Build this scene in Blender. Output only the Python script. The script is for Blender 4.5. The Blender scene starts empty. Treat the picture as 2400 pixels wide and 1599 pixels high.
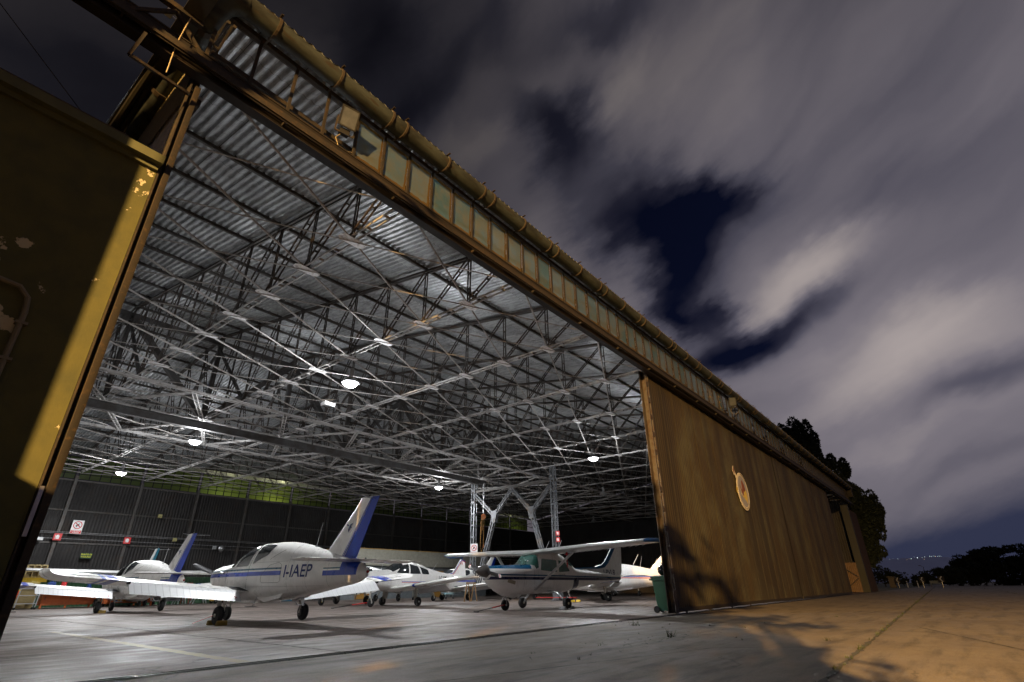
import bpy, math, random
from mathutils import Vector, Matrix
random.seed(7)
R=math.radians
sc=bpy.context.scene
col=sc.collection
# ---------------------------------------------------------------- materials
def nt(name):
    m=bpy.data.materials.new(name); m.use_nodes=True
    n=m.node_tree; b=n.nodes['Principled BSDF']; return m,n,b
def node(n,t,**k):
    o=n.nodes.new(t)
    for a,v in k.items():
        if a=='inp':
            for i,x in v.items(): o.inputs[i].default_value=x
        else: setattr(o,a,v)
    return o
def coords(n,kind='Object',scale=(1,1,1)):
    t=node(n,'ShaderNodeTexCoord'); mp=node(n,'ShaderNodeMapping'); mp.inputs['Scale'].default_value=scale
    n.links.new(t.outputs[kind],mp.inputs['Vector']); return mp.outputs['Vector']
def noise(n,vec,scale,detail=6,rough=.6):
    t=node(n,'ShaderNodeTexNoise',inp={'Scale':scale,'Detail':detail,'Roughness':rough}); n.links.new(vec,t.inputs['Vector']); return t.outputs['Fac']
def ramp(n,fac,stops,interp='LINEAR'):
    r=node(n,'ShaderNodeValToRGB'); e=r.color_ramp.elements; r.color_ramp.interpolation=interp
    while len(e)<len(stops): e.new(.5)
    for i,(p,c) in enumerate(stops):
        e[i].position=p; e[i].color=(c[0],c[1],c[2],1) if not isinstance(c,(int,float)) else (c,c,c,1)
    n.links.new(fac,r.inputs['Fac']); return r.outputs['Color']
def mixc(n,fac,a,b,mode='MIX'):
    m=node(n,'ShaderNodeMix',data_type='RGBA',blend_type=mode)
    for s,v in ((0,fac),(6,a),(7,b)):
        if isinstance(v,(int,float)): m.inputs[s].default_value=v
        elif isinstance(v,tuple): m.inputs[s].default_value=(v[0],v[1],v[2],1)
        else: n.links.new(v,m.inputs[s])
    return m.outputs[2]
def mth(n,op,a,b=None,c=None):
    m=node(n,'ShaderNodeMath',operation=op)
    for i,v in enumerate((a,b,c)):
        if v is None: continue
        if isinstance(v,(int,float)): m.inputs[i].default_value=v
        else: n.links.new(v,m.inputs[i])
    return m.outputs[0]
def bump(n,b,h,strength=.2,dist=.01):
    k=node(n,'ShaderNodeBump',inp={'Strength':strength,'Distance':dist}); n.links.new(h,k.inputs['Height']); n.links.new(k.outputs['Normal'],b.inputs['Normal'])
MATS={}
def mat(name,c,rough=.5,metal=0,c2=None,scale=4,lo=.4,hi=.65,stretch=(1,1,1),bmp=0,bdist=.01,spec=None,rvar=0,c3=None,scale3=20):
    if name in MATS: return MATS[name]
    m,n,b=nt(name); b.inputs['Base Color'].default_value=(*c,1); b.inputs['Roughness'].default_value=rough; b.inputs['Metallic'].default_value=metal
    if spec is not None: b.inputs['Specular IOR Level'].default_value=spec
    if c2 is None: c2=tuple(x*.72 for x in c); lo,hi=.35,.75
    v=coords(n,'Object',stretch); f=noise(n,v,scale)
    out=ramp(n,f,[(lo,c),(hi,c2)])
    if c3 is not None:
        g=noise(n,v,scale3,4); out=mixc(n,ramp(n,g,[(.55,0.),(.68,1.)]),out,c3)
    n.links.new(out,b.inputs['Base Color'])
    if rvar:
        n.links.new(mth(n,'ADD',mth(n,'MULTIPLY',f,rvar),rough-rvar/2),b.inputs['Roughness'])
    if bmp: bump(n,b,noise(n,v,scale*6,5),bmp,bdist)
    MATS[name]=m; return m
def emit(name,c,s):
    if name in MATS: return MATS[name]
    m,n,b=nt(name); b.inputs['Base Color'].default_value=(*c,1); b.inputs['Emission Color'].default_value=(*c,1); b.inputs['Emission Strength'].default_value=s
    MATS[name]=m; return m
def glass(name,c,rough=.08,alpha=.0):
    if name in MATS: return MATS[name]
    m,n,b=nt(name); b.inputs['Base Color'].default_value=(*c,1); b.inputs['Roughness'].default_value=rough
    b.inputs['Coat Weight'].default_value=.5
    v=coords(n); f=noise(n,v,5); n.links.new(ramp(n,f,[(.3,tuple(x*.6 for x in c)),(.7,c)]),b.inputs['Base Color'])
    b.inputs['Transmission Weight'].default_value=alpha
    MATS[name]=m; return m
rust=mat('rusty_dark_steel',(.022,.018,.014),.75,.1,(.036,.025,.015),3,.45,.7,bmp=.3,c3=(.06,.038,.018),scale3=14)
steel=mat('painted_truss_steel',(.44,.43,.425),.6,.15,(.15,.12,.10),2.5,.5,.72,bmp=.15)
steeld=mat('dark_truss_steel',(.075,.07,.066),.6,.3,(.06,.04,.028),2.5,.5,.72)
plate=mat('gusset_paint',(.82,.82,.84),.5,.2,(.32,.28,.25),9,.5,.75)
steelw=mat('rusty_web_steel',(.060,.055,.052),.65,.1,(.055,.030,.018),3,.48,.66)
girdm=mat('grey_girder',(.11,.11,.112),.6,.3,(.07,.06,.055),2)
colm=mat('grey_blue_column_paint',(.13,.138,.15),.6,.1,(.08,.065,.055),4,.52,.7)
# galvanised roof
def roofmat():
    m,n,b=nt('galvanised_corrugated_sheet'); v=coords(n,'Object')
    br=node(n,'ShaderNodeTexBrick',inp={'Scale':1.0,'Brick Width':.9,'Row Height':1.913,'Mortar Size':.006}); br.offset=0
    sw=node(n,'ShaderNodeVectorMath',operation='ADD'); sw.inputs[1].default_value=(0,0,0); n.links.new(v,sw.inputs[0])
    br.inputs['Color1'].default_value=(.42,.44,.46,1); br.inputs['Color2'].default_value=(.30,.32,.34,1); br.inputs['Mortar'].default_value=(.06,.055,.05,1)
    n.links.new(sw.outputs[0],br.inputs['Vector'])
    f=noise(n,coords(n,'Object',(1,.25,1)),9,8,.7)
    c=mixc(n,ramp(n,f,[(.42,0.),(.7,.75)]),br.outputs['Color'],(.09,.085,.08))
    g=noise(n,coords(n,'Object',(1,.5,1)),38,3)
    c=mixc(n,ramp(n,g,[(.68,0.),(.78,1.)]),c,(.55,.58,.6))
    n.links.new(c,b.inputs['Base Color']); b.inputs['Metallic'].default_value=.35
    n.links.new(ramp(n,f,[(.3,.28),(.7,.55)]),b.inputs['Roughness']); bump(n,b,g,.25,.004)
    return m
roofm=roofmat()
wallc=mat('dark_grey_corrugated_sheet',(.027,.025,.024),.65,.2,(.011,.009,.009),.45,.38,.66,c3=(.024,.017,.013),scale3=1.6)
galv=mat('weathered_gutter_metal',(.048,.058,.052),.72,.1,(.018,.021,.018),2.2,.42,.62,stretch=(.6,2,2),bmp=.35,c3=(.035,.028,.018),scale3=5)
strapm=mat('gutter_strap_rust',(.06,.045,.03),.8,.2)
# floor / apron concrete
def concrete(name,c1,c2,wet,dark):
    m,n,b=nt(name); v=coords(n,'Object')
    a=noise(n,v,.35,8,.62); c=noise(n,v,2.6,8,.7); d=noise(n,v,55,3,.6); e=noise(n,coords(n,'Object',(1,2.2,1)),.9,6,.65)
    colr=mixc(n,ramp(n,a,[(.35,0.),(.65,1.)]),c1,c2)
    colr=mixc(n,ramp(n,c,[(.52,0.),(.75,.6)]),colr,dark)
    colr=mixc(n,ramp(n,e,[(.60,0.),(.78,.55)]),colr,tuple(x*.5 for x in dark))
    colr=mixc(n,ramp(n,noise(n,coords(n,'Object',(.35,2.4,1)),1.3,7,.72),[(.50,0.),(.62,.65)]),colr,tuple(x*.62 for x in dark))
    colr=mixc(n,ramp(n,d,[(.36,.45),(.5,0.)]),colr,tuple(x*.45 for x in dark))
    colr=mixc(n,ramp(n,noise(n,v,9,4,.7),[(.66,0.),(.72,.8)]),colr,tuple(x*.35 for x in dark))
    vo=node(n,'ShaderNodeTexVoronoi',feature='DISTANCE_TO_EDGE',inp={'Scale':.32}); 
    dn=node(n,'ShaderNodeTexNoise',inp={'Scale':1.7,'Detail':6}); n.links.new(v,dn.inputs['Vector'])
    ad=node(n,'ShaderNodeMix',data_type='RGBA',blend_type='LINEAR_LIGHT'); ad.inputs[0].default_value=.35; n.links.new(v,ad.inputs[6]); n.links.new(dn.outputs['Color'],ad.inputs[7])
    n.links.new(ad.outputs[2],vo.inputs['Vector'])
    ck=ramp(n,vo.outputs['Distance'],[(.0,1.),(.006,0.)]); ck2=mth(n,'MULTIPLY',ck,ramp(n,noise(n,v,.5,2),[(.5,0.),(.56,1.)]))
    colr=mixc(n,mth(n,'MULTIPLY',ck2,.7),colr,tuple(x*.3 for x in dark))
    n.links.new(colr,b.inputs['Base Color'])
    n.links.new(ramp(n,e,[(.38,wet[0]),(.62,wet[1])]),b.inputs['Roughness'])
    h=mth(n,'ADD',mth(n,'MULTIPLY',d,.5),mth(n,'MULTIPLY',c,.9)); h=mth(n,'SUBTRACT',h,mth(n,'MULTIPLY',ck2,.6))
    bump(n,b,h,.32,.008); return m
def _spec(m,v): m.node_tree.nodes['Principled BSDF'].inputs['Specular IOR Level'].default_value=v; return m
floorm=concrete('worn_hangar_floor',(.225,.182,.162),(.15,.122,.108),(.40,.72),(.085,.068,.058))
_spec(floorm,.28)
apronm=concrete('weathered_apron_concrete',(.165,.138,.102),(.112,.090,.066),(.62,.85),(.06,.05,.036))
doorm=None
def doormat(name='brown_stained_door_paint'):
    m,n,b=nt(name)
    a=noise(n,coords(n,'Object',(1,1,.22)),3.5,9,.75); c=noise(n,coords(n,'Object',(1,1,.7)),.6,7,.68); w=noise(n,coords(n,'Object',(1,1,.03)),.8,4,.7); s=noise(n,coords(n,'Object',(1,1,.012)),5,2)
    colr=mixc(n,ramp(n,a,[(.34,0.),(.66,1.)]),(.052,.037,.014),(.036,.027,.012))
    colr=mixc(n,ramp(n,c,[(.46,0.),(.64,.85)]),colr,(.072,.070,.042))
    colr=mixc(n,ramp(n,w,[(.46,0.),(.60,.8)]),colr,(.020,.015,.008))
    colr=mixc(n,ramp(n,s,[(.62,0.),(.70,.5)]),colr,(.014,.011,.007))
    colr=mixc(n,ramp(n,noise(n,coords(n,'Object',(1,1,.5)),1.7,8,.75),[(.56,0.),(.66,.7)]),colr,(.026,.022,.016))
    n.links.new(colr,b.inputs['Base Color']); b.inputs['Roughness'].default_value=.62; b.inputs['Metallic'].default_value=.1; return m
doorm=doormat()
greenplaster=None
def plastermat():
    m,n,b=nt('dark_green_peeling_plaster'); v=coords(n,'Object')
    a=noise(n,v,1.3,9,.62); d=noise(n,coords(n,'Object',(1,1,.8)),.6,2)
    pe=ramp(n,mth(n,'ADD',a,mth(n,'MULTIPLY',d,.25)),[(.757,0.),(.762,1.)])
    c=mixc(n,ramp(n,noise(n,v,3,5),[(.4,0.),(.7,1.)]),(.078,.076,.020),(.052,.055,.018))
    c=mixc(n,pe,c,(.42,.38,.26)); n.links.new(c,b.inputs['Base Color']); b.inputs['Roughness'].default_value=.8
    h=mth(n,'SUBTRACT',mth(n,'MULTIPLY',noise(n,v,60,4),.3),pe); bump(n,b,h,.5,.01); return m
greenplaster=plastermat()
panem=None
def panemat():
    m,n,b=nt('dirty_wired_glass')
    tc=node(n,'ShaderNodeTexCoord'); sx=node(n,'ShaderNodeSeparateXYZ'); n.links.new(tc.outputs['Generated'],sx.inputs[0])
    ob=node(n,'ShaderNodeObjectInfo')
    va=node(n,'ShaderNodeVectorMath',operation='ADD'); n.links.new(tc.outputs['Object'],va.inputs[0]); n.links.new(ob.outputs['Location'],va.inputs[1])
    f=noise(n,va.outputs[0],2.2,6,.65)
    ex=mth(n,'MULTIPLY',mth(n,'ABSOLUTE',mth(n,'SUBTRACT',sx.outputs[0],.5)),2)
    ez=mth(n,'MULTIPLY',mth(n,'ABSOLUTE',mth(n,'SUBTRACT',sx.outputs[2],.5)),2)
    e=mth(n,'ADD',mth(n,'MAXIMUM',ex,ez),mth(n,'MULTIPLY',f,.3))
    base=ramp(n,ob.outputs['Random'],[(0.,(.12,.19,.22)),(.5,(.16,.22,.25)),(1.,(.09,.17,.19))])
    c=mixc(n,ramp(n,f,[(.4,0.),(.7,1.)]),base,(.20,.19,.13))
    c=mixc(n,ramp(n,e,[(.98,0.),(1.15,1.)]),c,(.16,.10,.03))
    dif=node(n,'ShaderNodeBsdfTranslucent'); n.links.new(c,dif.inputs['Color']); n.links.new(c,b.inputs['Base Color']); b.inputs['Roughness'].default_value=.25
    mx=node(n,'ShaderNodeMixShader'); mx.inputs[0].default_value=.55; n.links.new(b.outputs[0],mx.inputs[1]); n.links.new(dif.outputs[0],mx.inputs[2])
    n.links.new(mx.outputs[0],n.nodes['Material Output'].inputs['Surface']); return m
panem=panemat()
white=mat('white_enamel',(.78,.78,.78),.35); red=mat('red_paint',(.55,.02,.02),.45); redx=mat('sign_red',(.6,.03,.03),.5)
black=mat('black_rubber',(.012,.012,.013),.75); yellow=mat('yellow_paint',(.65,.42,.02),.5); orange=mat('orange_paint',(.62,.13,.02),.5)
alu=mat('bare_aluminium',(.55,.56,.58),.32,.8); chrome=mat('chrome',(.7,.7,.7),.15,1.)
grey=mat('grey_paint',(.30,.30,.31),.5); greenbin=mat('green_bin_plastic',(.028,.095,.05),.42); greenw=mat('green_corrugated_sheet',(.02,.075,.03),.55)
beige=mat('beige_panel',(.36,.35,.29),.6); wood=mat('raw_wood',(.38,.22,.09),.6); teal=mat('teal_cabinet_paint',(.01,.13,.22),.5); bluep=mat('blue_plastic',(.01,.05,.25),.4)
darkin=mat('dark_interior',(.008,.008,.009),.9)
# ---------------------------------------------------------------- mesh helper
class MB:
    def __init__(s): s.v=[];s.f=[];s.m=[];s.cur=0
    def add(s,vs,fs):
        o=len(s.v); s.v+= [tuple(v) for v in vs]; s.f+=[tuple(i+o for i in f) for f in fs]; s.m+=[s.cur]*len(fs); return s
    def box(s,a,b):
        (x0,y0,z0),(x1,y1,z1)=a,b
        x0,x1=min(x0,x1),max(x0,x1);y0,y1=min(y0,y1),max(y0,y1);z0,z1=min(z0,z1),max(z0,z1)
        return s.add([(x0,y0,z0),(x1,y0,z0),(x1,y1,z0),(x0,y1,z0),(x0,y0,z1),(x1,y0,z1),(x1,y1,z1),(x0,y1,z1)],
            [(0,3,2,1),(4,5,6,7),(0,1,5,4),(1,2,6,5),(2,3,7,6),(3,0,4,7)])
    def beam(s,p,q,w,h,up=(0,0,1)):
        p=Vector(p);q=Vector(q);d=(q-p).normalized();u=Vector(up)
        if abs(d.dot(u))>.98:u=Vector((1,0,0)) if abs(d.x)<.9 else Vector((0,1,0))
        r=d.cross(u).normalized();u=r.cross(d)
        vs=[e+r*a*w/2+u*b*h/2 for e in (p,q) for a,b in ((-1,-1),(1,-1),(1,1),(-1,1))]
        return s.add(vs,[(0,1,2,3),(7,6,5,4),(0,4,5,1),(1,5,6,2),(2,6,7,3),(3,7,4,0)])
    def tube(s,pts,r,n=8,cap=True):
        pts=[Vector(p) for p in pts]; rs=r if isinstance(r,(list,tuple)) else [r]*len(pts)
        rings=[];u=None
        for i,p in enumerate(pts):
            d=(pts[min(i+1,len(pts)-1)]-pts[max(i-1,0)]).normalized()
            if u is None:
                a=Vector((0,0,1)) if abs(d.z)<.9 else Vector((1,0,0)); u=d.cross(a).normalized()
            else:
                u=(u-d*u.dot(d)).normalized()
            w=d.cross(u)
            rings.append([p+(u*math.cos(2*math.pi*k/n)+w*math.sin(2*math.pi*k/n))*rs[i] for k in range(n)])
        return s.loft(rings,cap)
    def loft(s,rings,cap=True,closed=True):
        n=len(rings[0]);vs=[v for r in rings for v in r];fs=[]
        for i in range(len(rings)-1):
            for k in range(n if closed else n-1):
                k2=(k+1)%n; fs.append((i*n+k,i*n+k2,(i+1)*n+k2,(i+1)*n+k))
        if cap: fs.append(tuple(range(n))[::-1]); fs.append(tuple(range((len(rings)-1)*n,len(rings)*n)))
        return s.add(vs,fs)
    def prism(s,poly,d):   # planar polygon (3d pts) extruded by vector d
        n=len(poly);d=Vector(d);vs=[Vector(p) for p in poly]+[Vector(p)+d for p in poly]
        return s.add(vs,[tuple(range(n))[::-1],tuple(range(n,2*n))]+[(k,(k+1)%n,n+(k+1)%n,n+k) for k in range(n)])
    def disc(s,c,ax,r,t,n=20):
        c=Vector(c);ax=Vector(ax).normalized(); return s.tube([c-ax*t/2,c+ax*t/2],r,n)
    def lathe(s,c,ax,prof,n=20):
        c=Vector(c);ax=Vector(ax).normalized(); a_=Vector((0,0,1)) if abs(ax.z)<.9 else Vector((1,0,0)); u=ax.cross(a_).normalized(); w_=ax.cross(u)
        return s.loft([[c+ax*a+(u*math.cos(2*math.pi*k/n)+w_*math.sin(2*math.pi*k/n))*max(r,.0005) for k in range(n)] for a,r in prof],True)
    def build(s,name,mats,parent=None,smooth=False,off=None,bevel=0):
        me=bpy.data.meshes.new(name); o_=Vector(off) if off else Vector((0,0,0))
        me.from_pydata([Vector(v)-o_ for v in s.v],[],s.f)
        if not isinstance(mats,(list,tuple)): mats=[mats]
        for m in mats: me.materials.append(m)
        me.polygons.foreach_set('material_index',s.m)
        if smooth: me.polygons.foreach_set('use_smooth',[True]*len(s.f))
        me.update()
        o=bpy.data.objects.new(name,me); col.objects.link(o)
        if off and not parent: o.location=off
        elif off: o.location=off
        if parent: o.parent=parent
        if smooth:
            try: me.set_sharp_from_angle(angle=R(38))
            except Exception: pass
        if bevel:
            b=o.modifiers.new('bevel','BEVEL'); b.width=bevel; b.segments=2; b.limit_method='ANGLE'
        return o
def tag(o,label=None,cat=None,group=None,kind=None):
    if label:o['label']=label
    if cat:o['category']=cat
    if group:o['group']=group
    if kind:o['kind']=kind
    return o
def thing(name,label,cat,loc=(0,0,0),rz=0,group=None):
    o=bpy.data.objects.new(name,None); col.objects.link(o); o.location=loc; o.rotation_euler=(0,0,rz); o.empty_display_size=.2
    return tag(o,label,cat,group)
def copy_tree(o,parent=None):
    c=o.copy(); col.objects.link(c)
    if parent: c.parent=parent
    for ch in [x for x in sc.objects if x.parent==o]: copy_tree(ch,c)
    return c
def text_geo(txt,size,align='LEFT',bold=0):
    cu=bpy.data.curves.new('t','FONT'); cu.body=txt; cu.size=size; cu.align_x=align; cu.offset=bold
    o=bpy.data.objects.new('t',cu); col.objects.link(o)
    me=bpy.data.meshes.new_from_object(o)
    vs=[tuple(v.co) for v in me.vertices]; fs=[tuple(p.vertices) for p in me.polygons]
    bpy.data.objects.remove(o); bpy.data.curves.remove(cu); bpy.data.meshes.remove(me); return vs,fs
# ---------------------------------------------------------------- camera
cd=bpy.data.cameras.new('camera'); cam=bpy.data.objects.new('camera',cd); col.objects.link(cam); sc.camera=cam
fw=Vector((0.70634025,0.56097087,0.43173503)); rt=Vector((0.62567301,-0.78001977,-0.01012117)); up=Vector((-0.33108418,-0.27727395,0.90194369))
M=Matrix.Identity(4)
for i in range(3): M[i][0]=rt[i];M[i][1]=up[i];M[i][2]=-fw[i]
M[2][3]=.8; cam.matrix_world=M
cd.sensor_width=36; cd.lens=36*1201.93/2400; cd.clip_end=9000; cd.clip_start=.05
# ---------------------------------------------------------------- sky
w=bpy.data.worlds.new('World'); sc.world=w; w.use_nodes=True; n=w.node_tree; bg=n.nodes['Background']
tc=node(n,'ShaderNodeTexCoord'); sx=node(n,'ShaderNodeSeparateXYZ'); n.links.new(tc.outputs['Generated'],sx.inputs[0])
PH=mth(n,'ARCTAN2',sx.outputs[1],sx.outputs[0]); TH=mth(n,'ARCSINE',sx.outputs[2])
def vec(a,b):
    c=node(n,'ShaderNodeCombineXYZ'); n.links.new(a,c.inputs[0]); n.links.new(b,c.inputs[1]); return c.outputs[0]
def lin(a,ka,b_,kb): return mth(n,'ADD',mth(n,'MULTIPLY',a,ka),mth(n,'MULTIPLY',b_,kb))
w1_=noise(n,vec(PH,TH),4.,4,.5); w2_=noise(n,vec(mth(n,'ADD',PH,7.),TH),4.5,4,.5)
w3_=noise(n,vec(lin(PH,-2.2,TH,.9),lin(PH,2.4,TH,6.)),2.6,5,.6)
P2=mth(n,'ADD',PH,mth(n,'ADD',mth(n,'MULTIPLY',mth(n,'SUBTRACT',w1_,.5),.17),mth(n,'MULTIPLY',mth(n,'SUBTRACT',w3_,.5),-.10))); T2=mth(n,'ADD',TH,mth(n,'ADD',mth(n,'MULTIPLY',mth(n,'SUBTRACT',w2_,.5),.13),mth(n,'MULTIPLY',mth(n,'SUBTRACT',w3_,.5),.07)))
n1=noise(n,vec(lin(P2,-.92*1.,T2,.39*1.),lin(P2,.39*3.4,T2,.92*3.4)),1.9,2,.4)
n2=noise(n,vec(lin(P2,-.92*1.6,T2,.39*1.6),lin(P2,.39*9,T2,.92*9)),2.0,3,.45)
dens=mth(n,'ADD',mth(n,'ADD',mth(n,'MULTIPLY',n1,.30),mth(n,'MULTIPLY',n2,.10)),.40)
BLOBS= [(0.3435, 0.6455, -6.9664, -1.3492, 2.1203, -12.1828, -0.55), (0.2026, 0.635, -10.2636, -2.7387, 5.0933, -20.1165, -0.4), (0.3035, 0.5437, -13.7855, -7.2119, 4.6698, -10.5056, -0.5), (0.2782, 0.4555, -10.09, -6.2454, 14.7847, -26.2019, -0.4), (0.126, 0.4089, -8.7737, 3.0835, -18.0824, -43.1163, -0.34), (0.2554, 0.3689, -12.1838, 4.1619, -14.5475, -38.73, -0.38), (0.1955, 0.3971, -16.8053, 8.5845, -16.3681, -29.7213, -0.2), (0.5015, 0.8176, -15.0889, -8.6009, 3.1099, -11.3845, -0.36), (0.5766, 0.862, -11.087, -4.3034, 4.1242, -25.4536, -0.26), (0.3523, 0.9908, -5.8701, 4.3176, -2.8769, -25.9057, -0.18), (1.0498, 0.9348, -8.2328, -2.7332, 0.2043, -11.9665, -0.26), (0.9409, 0.8589, -4.1396, 6.3827, -12.0231, -19.9264, -0.24), (1.4689, 0.7033, -6.8193, 0.3785, -2.141, -17.6297, -0.18), (1.5846, 0.5872, -9.2418, 4.1139, -9.7573, -16.8484, -0.14), (0.6738, 0.9797, -12.9628, -0.2713, 0.1017, -17.975, -0.1), (0.3231, 0.8492, -3.6628, 0.534, 0.203, -11.1806, 0.1), (0.5368, 0.6376, -6.9405, -3.918, 3.2922, -8.8091, 0.08), (0.068, 0.4874, -5.8207, 2.1601, -11.9833, -29.0967, 0.16), (-0.0461, 0.3386, -5.325, 0.5557, -5.0632, -17.354, 0.17), (0.3901, 0.509, -10.6319, -13.1495, 12.004, -11.9461, 0.08), (-0.0777, 0.5514, -9.4302, 1.9333, -6.404, -24.7882, -0.12), (-0.0898, 0.2607, -7.8322, 0.5931, -16.879, -48.6156, -0.13), (0.0803, 0.2995, -13.9711, 1.8944, -12.6109, -45.2285, 0.0), (-0.0074, 0.2142, -7.0013, 0.2357, -14.44, -54.5612, 0.06), (-0.1524, 0.4094, -9.6792, 1.3559, -14.9781, -41.2383, -0.04), (0.8341, 0.8134, -5.6644, -5.1914, 5.3921, -14.7697, 0.05), (1.2439, 0.9198, -7.8961, 3.4696, -5.92, -19.638, 0.03), (-0.0401, 0.1524, -6.6558, -0.1102, -16.9203, -63.2304, -0.06)]
for p0,t0,a_,b_,c_,d_,amt in BLOBS:
    if abs(amt)<.01: continue
    dp=mth(n,'SUBTRACT',P2,p0);dt=mth(n,'SUBTRACT',T2,t0); u=lin(dp,a_,dt,b_);v=lin(dp,c_,dt,d_)
    r2=mth(n,'ADD',mth(n,'MULTIPLY',u,u),mth(n,'MULTIPLY',v,v)); dens=mth(n,'ADD',dens,mth(n,'MULTIPLY',mth(n,'POWER',2.718,mth(n,'MULTIPLY',r2,-1.)),amt*(.92 if amt<0 else 1.25)))
ccol=ramp(n,dens,[(.12,(.0028,.0042,.0150)),(.32,(.021,.021,.037)),(.50,(.079,.075,.102)),(.64,(.174,.157,.182)),(.84,(.405,.352,.338))])
edge=mth(n,'ADD',mth(n,'SUBTRACT',TH,mth(n,'MULTIPLY',PH,-.25)),mth(n,'MULTIPLY',mth(n,'SUBTRACT',w3_,.5),.05))
hz=ramp(n,edge,[(.060,1.),(.115,0.)]); ccol=mixc(n,mth(n,'MULTIPLY',hz,.93),ccol,(.019,.0245,.056))
azr=mth(n,'ADD',mth(n,'MULTIPLY',PH,-.45),.80)
ccol=mixc(n,1.,ccol,ramp(n,azr,[(.1,.16),(.30,.24),(.45,.46),(.60,.85),(.76,1.1)]),'MULTIPLY')
hi=ramp(n,TH,[(.35,1.),(.65,.78),(.95,.45)]); ccol=mixc(n,1.,ccol,hi,'MULTIPLY')
n.links.new(ccol,bg.inputs['Color']); bg.inputs['Strength'].default_value=1.
sc.view_settings.view_transform='Standard'; sc.view_settings.look='None'; sc.view_settings.gamma=1; sc.view_settings.exposure=0
# ---------------------------------------------------------------- ground
YF=6.95; XL=1.25; XR=63.0; YB=46.0; ZC=8.17
X0,DX,Y0,DY=5.36,3.967,9.0,1.913
def zroof(y): return 9.79+.16*(y-Y0) if y<26.5 else 9.79+.16*(53-y-Y0)
g=MB(); g.add([(-300,-400,0),(900,-400,0),(900,YF-.14,0),(-300,YF-.14,0)],[(0,1,2,3)]); tag(g.build('apron',apronm),kind='structure')
g=MB(); g.add([(XL-.3,YF+.1,0),(XR,YF+.1,0),(XR,YB+.3,0),(XL-.3,YB+.3,0)],[(0,1,2,3)]); tag(g.build('hangar_floor',floorm),kind='structure')
g=MB(); g.add([(-300,YB+.3,-.01),(900,YB+.3,-.01),(900,900,-.01),(-300,900,-.01),(XR,YF-.14,-.01),(900,YF-.14,-.01),(900,YB+.3,-.01),(XR,YB+.3,-.01),(-300,YF-.14,-.01),(XL-.3,YF-.14,-.01),(XL-.3,YB+.3,-.01),(-300,YB+.3,-.01)],[(0,1,2,3),(4,5,6,7),(8,9,10,11)])
tag(g.build('grassland',mat('night_grass',(.035,.045,.015),.9,0,(.05,.045,.02),.8)),kind='structure')
g=MB(); g.box((XL-.3,YF-.14,-.06),(XR,YF+.1,-.055)); tag(g.build('track_channel',mat('track_grime',(.02,.018,.015),.5)),kind='structure')
t=thing('door_track','long steel floor rail set in a groove under the hangar doors','rail',(XL,YF,0))
g=MB(); g.beam((XL-.3,YF-.02,-.02),(XR,YF-.02,-.02),.03,.05); g.beam((XL-.3,YF-.135,-.01),(XR,YF-.135,-.01),.012,.03); g.beam((XL-.3,YF+.095,-.01),(XR,YF+.095,-.01),.012,.03)
g.build('rail',mat('worn_rail',(.11,.10,.09),.35,.9),t,off=(0,0,0)).location=(-XL,-YF,0)
# joints
jm=mat('joint_grime',(.03,.028,.018),.9); 
def strip(name,pts,wd,m,z=.004,jit=.0,kind='structure'):
    g=MB(); L=[];Rr=[]
    for i in range(len(pts)-1):
        p=Vector((*pts[i],0));q=Vector((*pts[i+1],0));d=q-p;N=max(1,int(d.length/.12)) if jit else 1;nn=Vector((-d.y,d.x,0)).normalized()
        for k in range(N+(i==len(pts)-2)):
            c=p+d*k/N; ww=wd/2*(1+random.uniform(-jit,jit)); c=c+nn*random.uniform(-jit,jit)*wd*.4
            L.append(c+nn*ww);Rr.append(c-nn*ww)
    vs=[(v.x,v.y,z) for v in L+Rr];m_=len(L)
    g.add(vs,[(k,m_+k,m_+k+1,k+1) for k in range(m_-1)]); return tag(g.build(name,m),kind=kind)
strip('expansion_joint',[(3,1.17),(40,2.2),(130,4.7)],.06,jm,jit=.6)
strip('expansion_joint',[(6.5,-1.5),(14.,1.0)],.03,jm,jit=.7); strip('expansion_joint',[(16.5,1.4),(17.2,-14)],.03,jm,jit=.7)
strip('expansion_joint',[(3,4.4),(8.2,3.0),(9.3,1.5)],.02,jm,jit=.7)
strip('expansion_joint',[(34,2.0),(35.5,-25)],.04,jm,jit=.6); strip('expansion_joint',[(9,-8),(70,-6.5)],.04,jm,jit=.6)
strip('floor_joint',[(5.0,7.1),(5.15,22)],.045,jm,.004,.5); strip('floor_joint',[(5.1,22),(5.2,45)],.04,jm,.004,.4)
strip('floor_joint',[(11.5,7.1),(11.8,45)],.045,jm,.004,.4); strip('floor_joint',[(18.5,7.1),(18.9,45)],.045,jm,.004,.4); strip('floor_joint',[(1.3,13.5),(60,14.5)],.045,jm,.004,.4);strip('floor_joint',[(1.3,10.2),(60,10.6)],.03,jm,.004,.6); strip('floor_joint',[(8.2,7.1),(8.4,30)],.025,jm,.004,.7); strip('floor_joint',[(1.3,21.5),(60,22)],.03,jm,.004,.4)
def wornpaint():
    m,n,b=nt('worn_yellow_line'); v=coords(n); f=noise(n,v,7,6,.7)
    n.links.new(mixc(n,ramp(n,f,[(.38,0.),(.6,.85)]),(.26,.19,.05),(.19,.155,.12)),b.inputs['Base Color']); b.inputs['Roughness'].default_value=.5; return m
strip('floor_marking',[(3.66,7.1),(3.76,15.9)],.16,wornpaint(),.0045,.1); strip('floor_marking',[(7.6,15.3),(8.0,15.25)],.1,wornpaint(),.0045); strip('floor_marking',[(13.2,23.4),(13.9,23.3)],.12,wornpaint(),.0045)
for yy in (-3.6,-13.5,-19.): strip('expansion_joint',[(5,yy),(110,yy+2.6)],.03,jm,jit=.8)
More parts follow.
